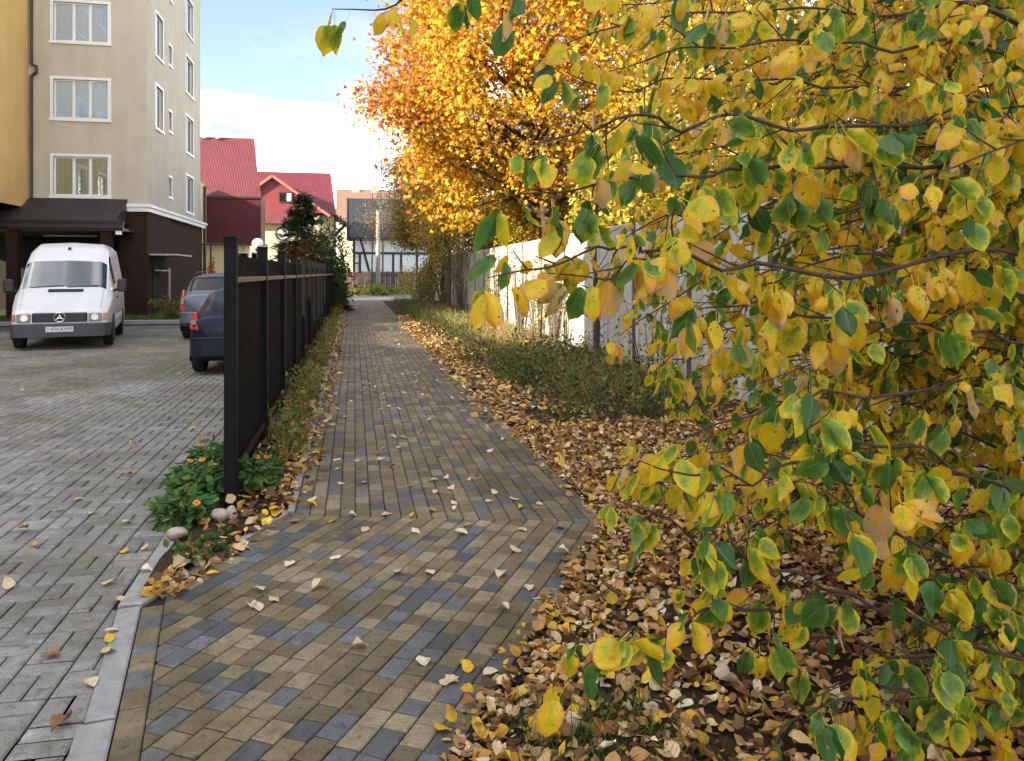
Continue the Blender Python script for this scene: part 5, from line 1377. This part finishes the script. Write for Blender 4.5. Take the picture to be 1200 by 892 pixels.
# ------------------------------------------------------------------ weeds, grass and leaf litter
def scatter(fn, N):
    out = []
    while len(out) < N:
        p = fn()
        if p is not None: out.append(p)
    return np.array(out)
LCOL = [(0.40, 0.22, 0.085), (0.55, 0.37, 0.17), (0.62, 0.48, 0.28), (0.26, 0.12, 0.045), (0.56, 0.31, 0.04), (0.14, 0.07, 0.035), (0.60, 0.42, 0.06), (0.66, 0.56, 0.40)]
LW = [0.19, 0.15, 0.10, 0.15, 0.12, 0.15, 0.08, 0.06]
def litter(name, label, P, size, flat=0.55, cols=LCOL, wts=LW):
    N = len(P); parts = []; which = rng.integers(0, 4, N)
    for k in range(4):
        sel = np.where(which == k)[0]; n = len(sel)
        a = np.concatenate([rng.normal(size=(n, 2)), rng.normal(0, flat * 0.6, (n, 1))], 1); nn = np.concatenate([rng.normal(0, flat, (n, 2)), np.ones((n, 1))], 1)
        nn[:, 2] *= np.where(rng.random(n) < 0.5, 1, -1)
        C = palette(cols, n, 0.3, wts)
        parts.append(inst(LITTER_T[k] if size < 0.07 else FAR_T[k % 2], P[sel], frames(a, nn), size * (0.45 + 1.0 * rng.random(n) ** 1.3)[:, None] * np.column_stack([rng.uniform(0.75, 1.25, n), np.ones(n), rng.uniform(0.2, 1.6, n)]), rgba(C)))
    V, F, C4 = merge(parts)
    o = link_mesh(name, npmesh(name, V, F, {'col': C4}, smooth=True), M_LITTER)
    return tag(o, label, 'leaf litter', kind='stuff')
def verge_pt(y0, y1, bias):
    def f():
        y = random.uniform(y0, y1); e = float(right_edge(y))
        d = random.random() ** bias * (WALLX - 0.05 - e); x = e + d
        px, py, D = to_px((x, y, 0))
        if D < 1.2 or px > 1330: return None
        return (x, y, float(verge_z(np.array(x), np.array(y))) + 0.012 + random.random() ** 2 * 0.035)
    return f
def edge_pt(y0, y1, lo=-0.18, hi=0.5):
    def f():
        y = random.uniform(y0, y1); d = random.triangular(lo, hi, 0.02); x = float(right_edge(y)) + d
        return (x, y, max(0.004, float(verge_z(np.array(x), np.array(y))) + 0.012) + random.random() ** 2 * 0.015)
    return f
near = np.concatenate([scatter(verge_pt(1.6, 8.0, 0.95), 21000), scatter(edge_pt(1.8, 8.0, -0.10, 0.5), 1500)])
litter('leaf_litter', 'thick carpet of fallen pear leaves under the pear tree', near, 0.053)
farl = np.concatenate([scatter(verge_pt(8.0, 14.0, 1.0), 2000), scatter(edge_pt(8.0, 30.0, -0.28, 0.9), 5200), scatter(verge_pt(14.0, 30.0, 1.0), 3600)])
litter('leaf_litter', 'brown and golden leaf litter along the right edge of the path', farl, 0.085)
def bed_pt():
    y = 4.2 + (46 - 4.2) * random.random() ** 1.6; l, r = float(bed_left(y)), float(bed_right(y))
    if y < 5.7 and random.random() < 0.55: return None
    x = random.triangular(l, r + 0.12 + (0.10 if y > 6.5 else 0), r)
    return (x, y, max(0.035, float(bed_z(np.array(x), np.array(y))) + 0.01) + random.random() ** 2 * 0.03 if x < r else 0.006 + random.random() * 0.01)
litter('leaf_litter', 'dry leaves gathered along the foot of the picket fence', scatter(bed_pt, 4000), 0.068)

def blades(name, label, P, h, wd, cols, lean=0.45, cat='grass', wts=None):
    N = len(P); a = np.concatenate([rng.normal(0, lean, (N, 2)), np.ones((N, 1))], 1); nn = np.concatenate([rng.normal(size=(N, 2)), rng.normal(0, .3, (N, 1))], 1)
    hh = h * (0.45 + 0.8 * rng.random(N)); sc = np.stack([wd * (0.7 + 0.6 * rng.random(N)), hh, hh], 1)
    V, F, C4 = inst(BLADE_T, P, frames(a, nn), sc, rgba(palette(cols, N, 0.35, wts)))
    o = link_mesh(name, npmesh(name, V, F, {'col': C4}), M_GRASS)
    return tag(o, label, cat, kind='stuff')
GR = [(0.045, 0.085, 0.02), (0.075, 0.12, 0.028), (0.13, 0.15, 0.04)]
DRY = [(0.34, 0.25, 0.11), (0.25, 0.17, 0.07), (0.16, 0.13, 0.05), (0.40, 0.30, 0.15)]
def clumps(centres, per, sx, sy, zf):
    c = np.repeat(np.array(centres), per, 0); c = c + np.stack([rng.normal(0, sx, len(c)), rng.normal(0, sy, len(c))], 1)
    z = zf(c[:, 0], c[:, 1]); return np.column_stack([c, z])
vz = lambda x, y: verge_z(x, y) - 0.005
# grass tufts at the near right corner of the path and in the litter
cs = [(gp(660, 850).x, gp(660, 850).y), (gp(700, 875).x, gp(700, 875).y), (gp(640, 885).x, gp(640, 885).y), (gp(610, 850).x, gp(610, 850).y), (gp(730, 840).x, gp(730, 840).y), (gp(690, 900).x, gp(690, 900).y), (gp(780, 880).x, gp(780, 880).y)]
blades('grass', 'green grass tufts among the leaves beside the near path edge', clumps(cs, 130, 0.07, 0.07, vz), 0.10, 0.0035, GR, 0.6)
cs = [(float(right_edge(y)) + random.uniform(0.3, 2.8), y) for y in np.linspace(3.0, 9.0, 46)]
blades('grass', 'scattered thin grass growing through the leaf carpet', clumps(cs, 36, 0.10, 0.10, vz), 0.11, 0.004, GR + DRY[:1], 0.7)
def strip_pts(x0, x1, y0, y1, N, p=1.0):
    y = y0 + (y1 - y0) * rng.random(N) ** p; x = x0 + (x1 - x0) * rng.random(N)
    return np.column_stack([x, y, vz(x, y)])
# dry grass and weeds between path and wall
cs = [(random.uniform(2.4, 4.6), random.uniform(13, 34)) for _ in range(120)] + [(random.uniform(2.4, 4.6), random.uniform(8.5, 14)) for _ in range(34)]
blades('dry_grass', 'golden dry grass on the sunlit verge below the wall', clumps(cs, 75, 0.16, 0.2, vz), 0.40, 0.007, DRY + GR[1:], 0.55)
cs = [(random.uniform(2.1, 3.6), random.uniform(24, 44)) for _ in range(90)]
blades('grass', 'dark green grass on the shaded far verge', clumps(cs, 70, 0.16, 0.2, vz), 0.42, 0.008, GR + DRY[2:3], 0.5)
weedc = [(random.uniform(2.35, 4.6), random.uniform(7.8, 14.5)) for _ in range(95)] + [(random.uniform(2.0, 3.2), random.uniform(12, 24)) for _ in range(40)]
Pw = clumps(weedc, 80, 0.13, 0.13, vz); Pw[:, 2] += 0.02 + 0.44 * rng.random(len(Pw)) ** 1.4 * np.repeat(0.25 + 1.1 * rng.random(len(weedc)) ** 1.5, 80)
V, F, C4 = inst(FAR_T[0], Pw, frames(rdir(len(Pw)) + np.array([0, 0, 0.5]), rdir(len(Pw)) + np.array([0, 0, 1])), 0.055 * (0.5 + rng.random(len(Pw))), rgba(palette([(0.04, 0.085, 0.02), (0.065, 0.115, 0.025), (0.10, 0.14, 0.035), (0.14, 0.15, 0.04), (0.22, 0.14, 0.045)], len(Pw), 0.35)))
tag(link_mesh('weeds', npmesh('weeds', V, F, {'col': C4}), M_GRASS), 'low dark green weeds between the path and the white wall', 'weeds', kind='stuff')
blades('grass', 'dark grass mixed with the weeds before the shaded wall', clumps(weedc[:95], 60, 0.2, 0.2, vz), 0.26, 0.006, GR[:2] + DRY[2:3], 0.55)
# weeds at the fence foot
bz = lambda x, y: bed_z(x, y) - 0.005
fc = [(random.uniform(-0.80, -0.52), 7.0 + 34 * random.random() ** 1.2) for _ in range(70)]
blades('grass', 'grass growing along the foot of the picket fence', clumps(fc, 55, 0.06, 0.16, bz), 0.28, 0.006, GR[1:] + [(0.18, 0.20, 0.05)] + DRY[:2], 0.5)
Pw = clumps(fc, 55, 0.07, 0.2, bz); Pw[:, 2] += 0.02 + 0.30 * rng.random(len(Pw)) ** 1.5 * (0.5 + np.repeat(rng.random(len(fc)), 55))
V, F, C4 = inst(FAR_T[0], Pw, frames(rdir(len(Pw)) + np.array([0.2, 0, 0.4]), rdir(len(Pw)) + np.array([0.3, -0.3, 0.8])), 0.05 * (0.5 + rng.random(len(Pw))), rgba(palette([(0.09, 0.15, 0.03), (0.14, 0.19, 0.04), (0.20, 0.22, 0.05), (0.24, 0.16, 0.05)], len(Pw), 0.35)))
tag(link_mesh('weeds', npmesh('weeds', V, F, {'col': C4}), M_GRASS), 'leafy green weeds along the foot of the picket fence', 'weeds', kind='stuff')
lawnp = np.column_stack([rng.uniform(-16, -2.4, 6000), rng.uniform(26.6, 30, 6000), np.full(6000, 0.095)])
blades('grass', 'mown green grass strip in front of the beige block', lawnp, 0.13, 0.012, GR, 0.5)

# flowering plants in the bed
def flower_plant(base, rad, h, nl, nf, label):
    root = empty('marigold_plant', base, label=label, cat='plant', group='orange flowering plants at the fence end')
    mb = MB(); tips = []
    for i in range(9):
        a = random.uniform(0, 6.283); r_ = rad * random.uniform(0.3, 1.0); e = Vector((math.cos(a) * r_, math.sin(a) * r_, h * random.uniform(0.6, 1.05)))
        mb.tube([(0, 0, 0), e * 0.5 + Vector((0, 0, 0.04)), e], [0.004, 0.003, 0.002], 4, False); tips.append(e)
    mb.build('stems', plain('green_stem', (0.06, 0.11, 0.03), 0.6), root, fix=False)['kind'] = 'stuff'
    N = nl; th = rng.random(N) * 6.283; rr = rad * np.sqrt(rng.random(N)) * 1.05; zz_ = h * rng.random(N) ** 0.8 * (1.0 - 0.35 * rr / rad)
    P = np.column_stack([np.cos(th) * rr, np.sin(th) * rr, 0.01 + zz_])
    a = np.column_stack([np.cos(th) * 1.0, np.sin(th) * 1.0, rng.normal(0.1, .45, N)]) + rng.normal(0, .45, (N, 3)); nn = np.column_stack([rng.normal(0, .5, (N, 2)), np.ones(N)])
    sc = 0.085 * (0.5 + 0.8 * rng.random(N)); sc = np.stack([sc * 0.8, sc, sc], 1)
    V, F, C4 = inst(SMALL_T[2], P, frames(a, nn), sc, rgba(palette([(0.06, 0.14, 0.04), (0.095, 0.19, 0.05), (0.14, 0.235, 0.065)], N, 0.35)))
    o = link_mesh('foliage', npmesh('foliage', V, F, {'col': C4}), M_FOL, root); o['kind'] = 'stuff'
    for e in random.sample(tips, min(nf, len(tips))):
        f = MB(); nrm = Vector((random.gauss(0, .35), random.gauss(-.35, .3), 1)).normalized(); u = nrm.cross(Vector((1, 0, 0))).normalized(); v = nrm.cross(u)
        c = e + Vector((0, 0, 0.015))
        for k in range(14):
            t = 2 * math.pi * k / 14; d = u * math.cos(t) + v * math.sin(t); s = u * -math.sin(t) + v * math.cos(t)
            r1 = 0.026 * random.uniform(0.85, 1.1)
            f.poly([c + s * 0.003, c + d * r1 * 0.8 + s * 0.006 + nrm * 0.004, c + d * r1 + nrm * 0.002, c + d * r1 * 0.8 - s * 0.006 + nrm * 0.004, c - s * 0.003])
        fo = f.build('flower', M_PETAL, root, fix=False)
        MB().lathe([(0, 0.009), (0.006, 0.007), (0.009, 0.002)], tuple(c), 'z', 8).build('flower_centre', M_PETALC, fo)
for px, py, rad, h, nl, nf, lab in ((235, 588, 0.17, 0.24, 420, 2, 'leafy marigold left of the first fence post'), (215, 612, 0.15, 0.19, 340, 2, 'low marigold at the car park kerb, nearest the camera'),
                                    (250, 560, 0.15, 0.30, 340, 2, 'taller marigold just behind the first fence post'), (222, 578, 0.13, 0.22, 260, 3, 'marigold with several orange blooms at the kerb'),
                                    (296, 578, 0.13, 0.26, 300, 2, 'marigold with bright orange blooms right of the first fence post'), (312, 562, 0.10, 0.17, 160, 1, 'small marigold among leaves by the path edge')):
    p = gp(px, py); flower_plant((p.x, p.y, 0.02), rad, h, nl, nf, lab)
cs = [(gp(px, py).x, gp(px, py).y) for px, py in ((212, 655), (235, 650), (222, 668), (250, 640), (268, 632), (240, 660), (262, 648))]
Pw = clumps(cs, 26, 0.035, 0.035, bz); Pw[:, 2] += 0.01 + 0.05 * rng.random(len(Pw))
V, F, C4 = inst(SMALL_T[0], Pw, frames(rdir(len(Pw)) + np.array([0, 0, 0.5]), rdir(len(Pw)) + np.array([0, 0, 1])), 0.038 * (0.5 + rng.random(len(Pw))), rgba(palette([(0.045, 0.10, 0.025), (0.07, 0.14, 0.03)], len(Pw), 0.3)))
tag(link_mesh('ground_cover', npmesh('ground_cover', V, F, {'col': C4}), M_GRASS), 'small green ground cover at the pointed tip of the flower bed', 'ground cover', kind='stuff')
# stones in the bed
def rock(p, r, sx, sy, sz, label):
    bm = bmesh.new(); bmesh.ops.create_icosphere(bm, subdivisions=3, radius=1)
    s0 = random.random() * 9
    for v in bm.verts:
        k = 1 + 0.12 * math.sin(v.co.x * 2.3 + s0) + 0.10 * math.sin(v.co.y * 3.1 + s0 * 2) + 0.05 * math.sin(v.co.z * 5 + v.co.x * 4)
        v.co = Vector((v.co.x * sx, v.co.y * sy, v.co.z * sz)) * r * k
    me = bpy.data.meshes.new('stone'); bm.to_mesh(me); bm.free()
    me.polygons.foreach_set('use_smooth', [True] * len(me.polygons))
    o = link_mesh('stone', me, M_STONE, None, (p.x, p.y, 0.012 + r * sz * 0.7)); o.rotation_euler = (0.2, 0.3, random.random() * 6)
    tag(o, label, 'stone', 'stones in the flower bed')
rock(gp(257, 612), 0.052, 0.9, 1.2, 1.0, 'round tan stone at the foot of the first fence post')
rock(gp(271, 610), 0.045, 0.8, 0.8, 1.1, 'upright pale stone beside the round tan stone')
rock(gp(196, 682), 0.036, 1.1, 0.9, 0.7, 'small white stone at the pointed tip of the bed')
rock(gp(207, 632), 0.07, 1.2, 1.0, 0.5, 'flat grey stone at the bed edge below the marigolds')

# single fallen leaves on the paving
PALE = [(0.62, 0.52, 0.36), (0.70, 0.62, 0.48), (0.56, 0.45, 0.28)]; YEL = [(0.62, 0.36, 0.03), (0.58, 0.42, 0.05)]; BRN = [(0.30, 0.15, 0.06), (0.38, 0.22, 0.10)]
def fallen(p, col, size, label, group):
    T = LITTER_T[random.randrange(4)]; V0, F0, _ = T
    me = npmesh('fallen_leaf', (V0 - np.array([0, 0.5, 0])) * size, F0, {'col': np.tile([*col, 1], (len(V0), 1))}, smooth=True)
    o = link_mesh('fallen_leaf', me, M_LITTER, None, (p.x, p.y, 0.004 - min(0, 0) + size * 0.16)); o.rotation_euler = (random.gauss(0, .12), random.gauss(0, .12), random.random() * 6.283)
    zmin = (np.array(o.rotation_euler.to_matrix()) @ np.array([v.co for v in me.vertices]).T)[2].min(); o.location.z = 0.003 - zmin
    tag(o, label, 'leaf', group)
hand = [(294, 712, 0), (322, 704, 0), (301, 714, 0), (422, 760, 0), (306, 692, 0), (545, 780, 1), (530, 798, 0), (552, 828, 2), (484, 607, 1), (518, 857, 1), (392, 655, 0), (466, 672, 0), (340, 662, 0), (505, 672, 0), (497, 778, 0), (540, 626, 0), (604, 646, 0), (588, 675, 0),
        (620, 690, 0), (588, 716, 0), (598, 797, 0), (575, 792, 0), (372, 690, 0), (428, 622, 0), (453, 604, 0), (488, 625, 0), (548, 618, 0), (610, 596, 1), (655, 620, 0), (660, 648, 0), (612, 622, 0), (390, 612, 1), (345, 612, 2), (525, 800, 0), (548, 785, 1)]
KND = ('pale dry', 'yellow', 'brown')
def path_lab(p, k):
    mit = 5.42 - (p.x - PL) * math.tan(BEND / 2)
    if p.y < mit:
        l_ = K2[0] + (K0[0] - K2[0]) * (K2[1] - p.y) / (K2[1] - K0[1]) if p.y < K2[1] else float(bed_right(p.y)); r_ = float(right_edge(p.y)); zone = 'near brick path before the bend'
    else: l_, r_ = PL, PR; zone = 'brick path just past the bend' if p.y < 9 else 'far stretch of the brick path'
    t = (p.x - l_) / (r_ - l_); side = 'left side' if t < 0.33 else 'middle' if t < 0.67 else 'right side'
    return KND[k] + ' leaf lying on the ' + side + ' of the ' + zone, KND[k] + ' leaves on the ' + side + ' of the ' + zone
for px, py, k in hand:
    c = random.choice((PALE, YEL, BRN)[k]); fallen(gp(px, py), c, random.uniform(0.062, 0.088), *path_lab(gp(px, py), k))
for i in range(120):
    y = 5.3 + 16 * random.random() ** 1.6; x = random.uniform(PL + 0.05, PR - 0.05); k = random.choices((0, 1, 2), (0.68, 0.14, 0.18))[0]
    fallen(Vector((x, y, 0)), random.choice((PALE, YEL, BRN)[k]), random.uniform(0.055, 0.08), *path_lab(Vector((x, y, 0)), k))
for px, py, k in ((130, 742, 0), (128, 752, 1), (125, 765, 0), (107, 802, 0), (143, 703, 0), (128, 684, 0), (172, 672, 0), (68, 598, 0), (92, 586, 0), (110, 602, 0), (148, 613, 0), (145, 647, 1), (38, 640, 1), (26, 458, 0), (97, 465, 0), (225, 505, 0), (156, 523, 0), (10, 688, 0), (150, 557, 2), (28, 622, 2), (60, 770, 2), (210, 438, 0), (168, 644, 0)):
    fallen(gp(px, py), random.choice((PALE, YEL, BRN)[k]), random.uniform(0.06, 0.085), ('pale', 'yellow', 'brown')[k] + ' fallen leaf on the grey car park pavers', ('pale', 'yellow', 'brown')[k] + ' leaves on the car park')
fallen(gp(70, 852), (0.24, 0.13, 0.07), 0.095, 'crumpled brown leaf on the pavers beside the nearest kerb stone', None)

# ------------------------------------------------------------------ the pear tree in the right foreground
random.seed(21); rng = np.random.default_rng(5)
TA = cp(1330, 320, 2.9); TA.z = 0.0
TB = cp(1172, 320, 4.3); TB.z = 0.0
ptree = empty('pear_tree', (TA.x, TA.y, 0), label='pear tree with green and yellow leaves filling the right foreground', cat='tree')
ptree2 = empty('pear_tree', (TB.x, TB.y, 0), label='second pear tree, dark trunk behind the hanging leaves at right', cat='tree')
LEAVES = []      # (pos, axis, normal, size, hue, tree)
def hue_of(bias):
    if random.random() < bias: h = random.gauss(0.70, 0.09)
    else: h = random.gauss(0.13, 0.08) if random.random() < 0.5 else random.gauss(0.38, 0.09)
    if random.random() < 0.018: h = 0.99
    return float(np.clip(h, 0, 1))
def twig_leaves(mb, p, d, length, r, bias, tr, dens=1.0, size=0.062):
    d = Vector(d).normalized(); n = max(2, int(length / 0.045)); q = Vector(p); pts = [q.copy()]
    for i in range(n):
        d = (d + Vector((random.gauss(0, .13), random.gauss(0, .13), random.gauss(-0.03, .10)))).normalized(); q = q + d * (length / n); pts.append(q.copy())
    mb.tube(pts, taper(len(pts), r, 0.0012), 5, False)
    for i in range(1, len(pts)):
        k = 1 if i < len(pts) - 1 else 3
        if random.random() > dens * 0.95 and k == 1: continue
        for _ in range(k + (random.random() < 0.35)):
            pos = pts[i] + Vector((random.gauss(0, .008), random.gauss(0, .008), -0.002))
            ax = Vector((random.gauss(0, .42), random.gauss(0, .42), -1.0)) + d * random.uniform(0.1, 0.8)
            az = random.gauss(math.atan2(-CA, -SA) if False else math.pi + 0.6, 0.95); nv = Vector((math.cos(az), math.sin(az), random.gauss(0.35, .35)))
            sz = size * random.choice((random.uniform(0.5, 0.85), random.uniform(0.8, 1.15), random.uniform(0.95, 1.35)))
            axn = ax.normalized()
            LEAVES.append((tuple(pos + axn * sz * 0.42), tuple(axn), tuple(nv), sz, hue_of(bias), tr))
def main_branch(mb, pts, r0, bias, tr, step=0.075, tl=(0.08, 0.26), dens=1.0, bare=0.12, size=0.062, sub=True):
    ln = smooth_line(pts, 4); ln = smooth_line([ln[0]] + [p + Vector((random.gauss(0, .010), random.gauss(0, .010), random.gauss(0, .012))) for p in ln[1:-1]] + [ln[-1]], 2)
    mb.tube(ln, taper(len(ln), r0, 0.0022, 0.8), 7, True)
    acc = 0; tot = sum((b - a).length for a, b in zip(ln[:-1], ln[1:])); s = 0
    for a, b in zip(ln[:-1], ln[1:]):
        L_ = (b - a).length; s += L_; acc += L_
        if s < tot * bare: continue
        while acc > step:
            acc -= step
            dr = (b - a).normalized(); side = Vector((random.gauss(0, 1), random.gauss(0, 1), random.gauss(0, .8))); side -= dr * side.dot(dr); side.normalize()
            dd = (dr * 0.7 + side).normalized(); f = 1 - 0.5 * s / tot
            twig_leaves(mb, a.lerp(b, random.random()), dd, random.uniform(*tl) * f, 0.0026, bias + random.gauss(0, .10), tr, dens, size)
    twig_leaves(mb, ln[-1], ln[-1] - ln[-2], 0.10, 0.0022, bias, tr, 1, size)

mbA, mbB = MB(), MB()
tA = smooth_line([TA + Vector((0, 0, -0.1)), TA + Vector((-0.03, 0, 0.8)), TA + Vector((0.02, 0.05, 1.6)), TA + Vector((-0.05, 0.05, 2.6)), TA + Vector((0, 0, 3.4))], 6)
tB = smooth_line([TB + Vector((0, 0, -0.1)), TB + Vector((0.04, 0, 1.0)), TB + Vector((-0.03, 0.03, 2.0)), TB + Vector((0.02, 0, 3.2)), TB + Vector((0, 0, 4.4))], 6)
mtA = MB().tube([p - TA for p in tA], taper(len(tA), 0.075, 0.02), 10); mtB = MB().tube([p - TB for p in tB], taper(len(tB), 0.07, 0.02), 10)
mtA.build('trunk', M_BARK, ptree, smooth=True); mtB.build('trunk', M_BARK, ptree2, smooth=True)
def on(T0, z): return Vector((T0.x, T0.y, z))
# long boughs, as seen in the photograph, each starting at the trunk
B_ = [
    ([on(TA, 1.45), cp(1190, 296, 2.1), cp(1000, 327, 1.75), cp(800, 302, 1.60), cp(720, 287, 1.55), cp(618, 316, 1.5)], 0.011, 0.74, 0.060, 0.8),
    ([cp(810, 302, 1.61), cp(760, 300, 1.57), cp(700, 326, 1.52)], 0.004, 0.62, 0.10, 0.45),
    ([on(TA, 1.65), cp(1180, 215, 2.2), cp(1000, 190, 1.9), cp(860, 205, 1.75), cp(760, 208, 1.68), cp(635, 226, 1.62)], 0.012, 0.15, 0.065, 0.8),
    ([on(TA, 1.75), cp(1200, 150, 2.2), cp(1020, 150, 1.85), cp(840, 140, 1.7), cp(720, 148, 1.62), cp(660, 160, 1.6)], 0.011, 0.34, 0.07, 0.75),
    ([on(TA, 0.75), cp(1230, 690, 2.2), cp(1080, 640, 1.75), cp(1010, 596, 1.6), cp(945, 498, 1.5)], 0.010, 0.20, 0.07, 0.7),
    ([on(TA, 0.60), cp(1240, 770, 2.2), cp(1100, 740, 1.9), cp(960, 690, 1.75), cp(850, 650, 1.7), cp(765, 600, 1.62)], 0.010, 0.28, 0.07, 0.75),
    ([on(TA, 0.52), cp(1230, 780, 2.3), cp(1050, 770, 1.95), cp(880, 720, 1.8), cp(785, 725, 1.72), cp(705, 765, 1.65)], 0.010, 0.33, 0.07, 0.75),
    ([on(TA, 0.42), cp(1240, 830, 2.3), cp(1080, 810, 1.9), cp(960, 830, 1.75), cp(880, 900, 1.7)], 0.009, 0.35, 0.075, 0.7),
    ([on(TA, 2.20), cp(1200, 30, 2.4), cp(1000, -15, 2.0), cp(760, -25, 1.85), cp(560, -30, 1.8), cp(440, 12, 1.8)], 0.013, 0.45, 0.11, 0.5),
    ([on(TA, 1.10), cp(1220, 480, 2.3), cp(1080, 455, 1.9), cp(940, 470, 1.75), cp(830, 500, 1.7)], 0.009, 0.45, 0.08, 0.7),
    ([on(TA, 1.25), cp(1220, 400, 2.3), cp(1090, 385, 1.95), cp(960, 370, 1.8), cp(850, 360, 1.75)], 0.009, 0.55, 0.08, 0.7),
    ([on(TA, 1.95), cp(1200, 70, 2.3), cp(1050, 60, 2.0), cp(900, 50, 1.9), cp(760, 70, 1.85)], 0.010, 0.55, 0.09, 0.6),
    ([on(TA, 1.60), cp(1200, 255, 2.4), cp(1020, 245, 2.15), cp(880, 240, 2.05), cp(760, 262, 2.0)], 0.009, 0.55, 0.07, 0.75),
    ([on(TA, 1.82), cp(1200, 130, 2.5), cp(1010, 100, 2.2), cp(850, 95, 2.1), cp(700, 100, 2.0)], 0.009, 0.60, 0.07, 0.75),
    ([on(TA, 1.70), cp(1210, 200, 2.6), cp(1040, 210, 2.4), cp(900, 180, 2.3), cp(760, 175, 2.2)], 0.009, 0.55, 0.07, 0.75),
    ([on(TA, 2.05), cp(1200, 20, 2.6), cp(1020, 20, 2.3), cp(850, 10, 2.2), cp(690, 40, 2.1)], 0.009, 0.60, 0.07, 0.75),
    ([on(TA, 1.40), cp(1210, 330, 2.5), cp(1060, 300, 2.3), cp(930, 320, 2.2), cp(840, 380, 2.1)], 0.008, 0.50, 0.075, 0.75),
    ([on(TA, 0.9), cp(1220, 580, 2.2), cp(1120, 545, 1.9), cp(1000, 520, 1.8), cp(900, 560, 1.7), cp(800, 555, 1.65)], 0.009, 0.45, 0.07, 0.75),
]
for pts, r0, bias, step, dens in B_: main_branch(mbA, pts, r0 * 0.72, bias, 0, step=step, dens=dens, tl=(0.06, 0.22), size=0.068)
# inner crown: boughs spreading left and back from both trunks
def fill(mb, T0, n, zr, reach, tr, az, spread, bias, size, step):
    for i in range(n):
        z0 = random.uniform(*zr); a = az + random.gauss(0, spread); Lr = random.uniform(*reach); d = Vector((math.cos(a), math.sin(a), 0))
        rise = random.uniform(-0.30, 0.22); e = on(T0, z0) + d * Lr + Vector((0, 0, rise * Lr))
        m1 = on(T0, z0).lerp(e, 0.35) + Vector((random.gauss(0, .08), random.gauss(0, .08), 0.10 * Lr)); m2 = on(T0, z0).lerp(e, 0.7) + Vector((random.gauss(0, .10), random.gauss(0, .10), 0.08 * Lr))
        if e.z < 0.12: e.z = 0.12
        X, Yp, D = to_px(e)
        if D < 1.5 or X < 680 + max(0, (2.3 - e.z)) * 60: continue
        main_branch(mb, [on(T0, z0), m1, m2, e], 0.007, min(0.8, max(0.28, bias + 0.20 * (z0 - 1.4) / 1.2)), tr, step=step, size=size, dens=0.8, tl=(0.08, 0.30))
fill(mbA, TA, 84, (0.4, 3.1), (0.8, 2.0), 0, math.pi * 0.92, 0.55, 0.58, 0.062, 0.085)
fill(mbB, TB, 120, (0.4, 4.2), (0.9, 2.8), 1, math.pi * 1.05, 0.75, 0.62, 0.060, 0.09)
mbA.v = [tuple(Vector(p) - TA) for p in mbA.v]; mbB.v = [tuple(Vector(p) - TB) for p in mbB.v]
mbA.build('boughs', M_TWIG, ptree, smooth=True, fix=False)['kind'] = 'stuff'; mbB.build('boughs', M_TWIG, ptree2, smooth=True, fix=False)['kind'] = 'stuff'
# leaves: the largest 300 of each tree are parts, the rest one foliage mass
for ti, (root, T0) in enumerate(((ptree, TA), (ptree2, TB))):
    Lv = [l for l in LEAVES if l[5] == ti]
    P = np.array([l[0] for l in Lv]); A = np.array([l[1] for l in Lv]); Nv = np.array([l[2] for l in Lv]); Sz = np.array([l[3] for l in Lv]); Hu = np.array([l[4] for l in Lv])
    px, py, D = to_px(P)
    ok = D > 0.9; P, A, Nv, Sz, Hu, px, py, D = (q[ok] for q in (P, A, Nv, Sz, Hu, px, py, D))
    FR = frames(A, Nv)
    view = unit(P - np.array([0, 0, EYE])); face = np.abs((FR[:, :, 2] * view).sum(1)) + 0.15
    inside = (px > -10) & (px < 1210) & (py > -20) & (py < 900)
    score = np.where(inside, Sz / D * np.sqrt(face), 0); order = np.argsort(-score)
    big = order[:300]; rest = order[300:]
    for i in big:
        V0, F0, aux = LEAF_HI[random.randrange(8)]
        V = (FR[i] @ (V0 * Sz[i] * np.array([random.uniform(0.78, 1.18), 1, random.uniform(0.3, 1.8)])).T).T
        lc = np.column_stack([np.full(len(V0), Hu[i]), aux, np.full(len(V0), random.random())])
        link_mesh('leaf', npmesh('leaf', V, F0, {'lc': lc}, smooth=True), M_PEAR, root, tuple(P[i] - np.array(T0)))
    parts = []
    which = rng.integers(0, 8, len(rest))
    for k in range(8):
        s = rest[which == k]; T = LEAF_T[k]
        V, F, C = inst(T, P[s] - np.array(T0), FR[s], Sz[s][:, None] * np.column_stack([rng.uniform(0.75, 1.2, len(s)), np.ones(len(s)), rng.uniform(0.3, 1.9, len(s))]), np.column_stack([Hu[s], np.zeros((len(s), 2)), rng.random(len(s))]))
        C[:, 1:3] = np.tile(T[2], (len(s), 1)); parts.append((V, F, C))
    V, F, C = merge(parts)
    o = link_mesh('foliage', npmesh('foliage', V, F, {'lc': C}, smooth=True), M_PEAR, root); o['kind'] = 'stuff'
    print('pear leaves', ti, len(Lv))

# ------------------------------------------------------------------ put the origins of things built in place at their base
for root in [o for o in S.objects if o.type == 'EMPTY' and o.parent is None and 'category' in o and o.location.length < 1e-6]:
    lo = np.array([1e9] * 3); hi = -lo
    for ch in root.children:
        if ch.type != 'MESH': continue
        c = np.array([tuple(ch.matrix_basis @ Vector(b)) for b in ch.bound_box]); lo = np.minimum(lo, c.min(0)); hi = np.maximum(hi, c.max(0))
    base = Vector(((lo[0] + hi[0]) / 2, (lo[1] + hi[1]) / 2, max(0.0, lo[2])))
    root.location = base
    for ch in root.children: ch.location = ch.location - base
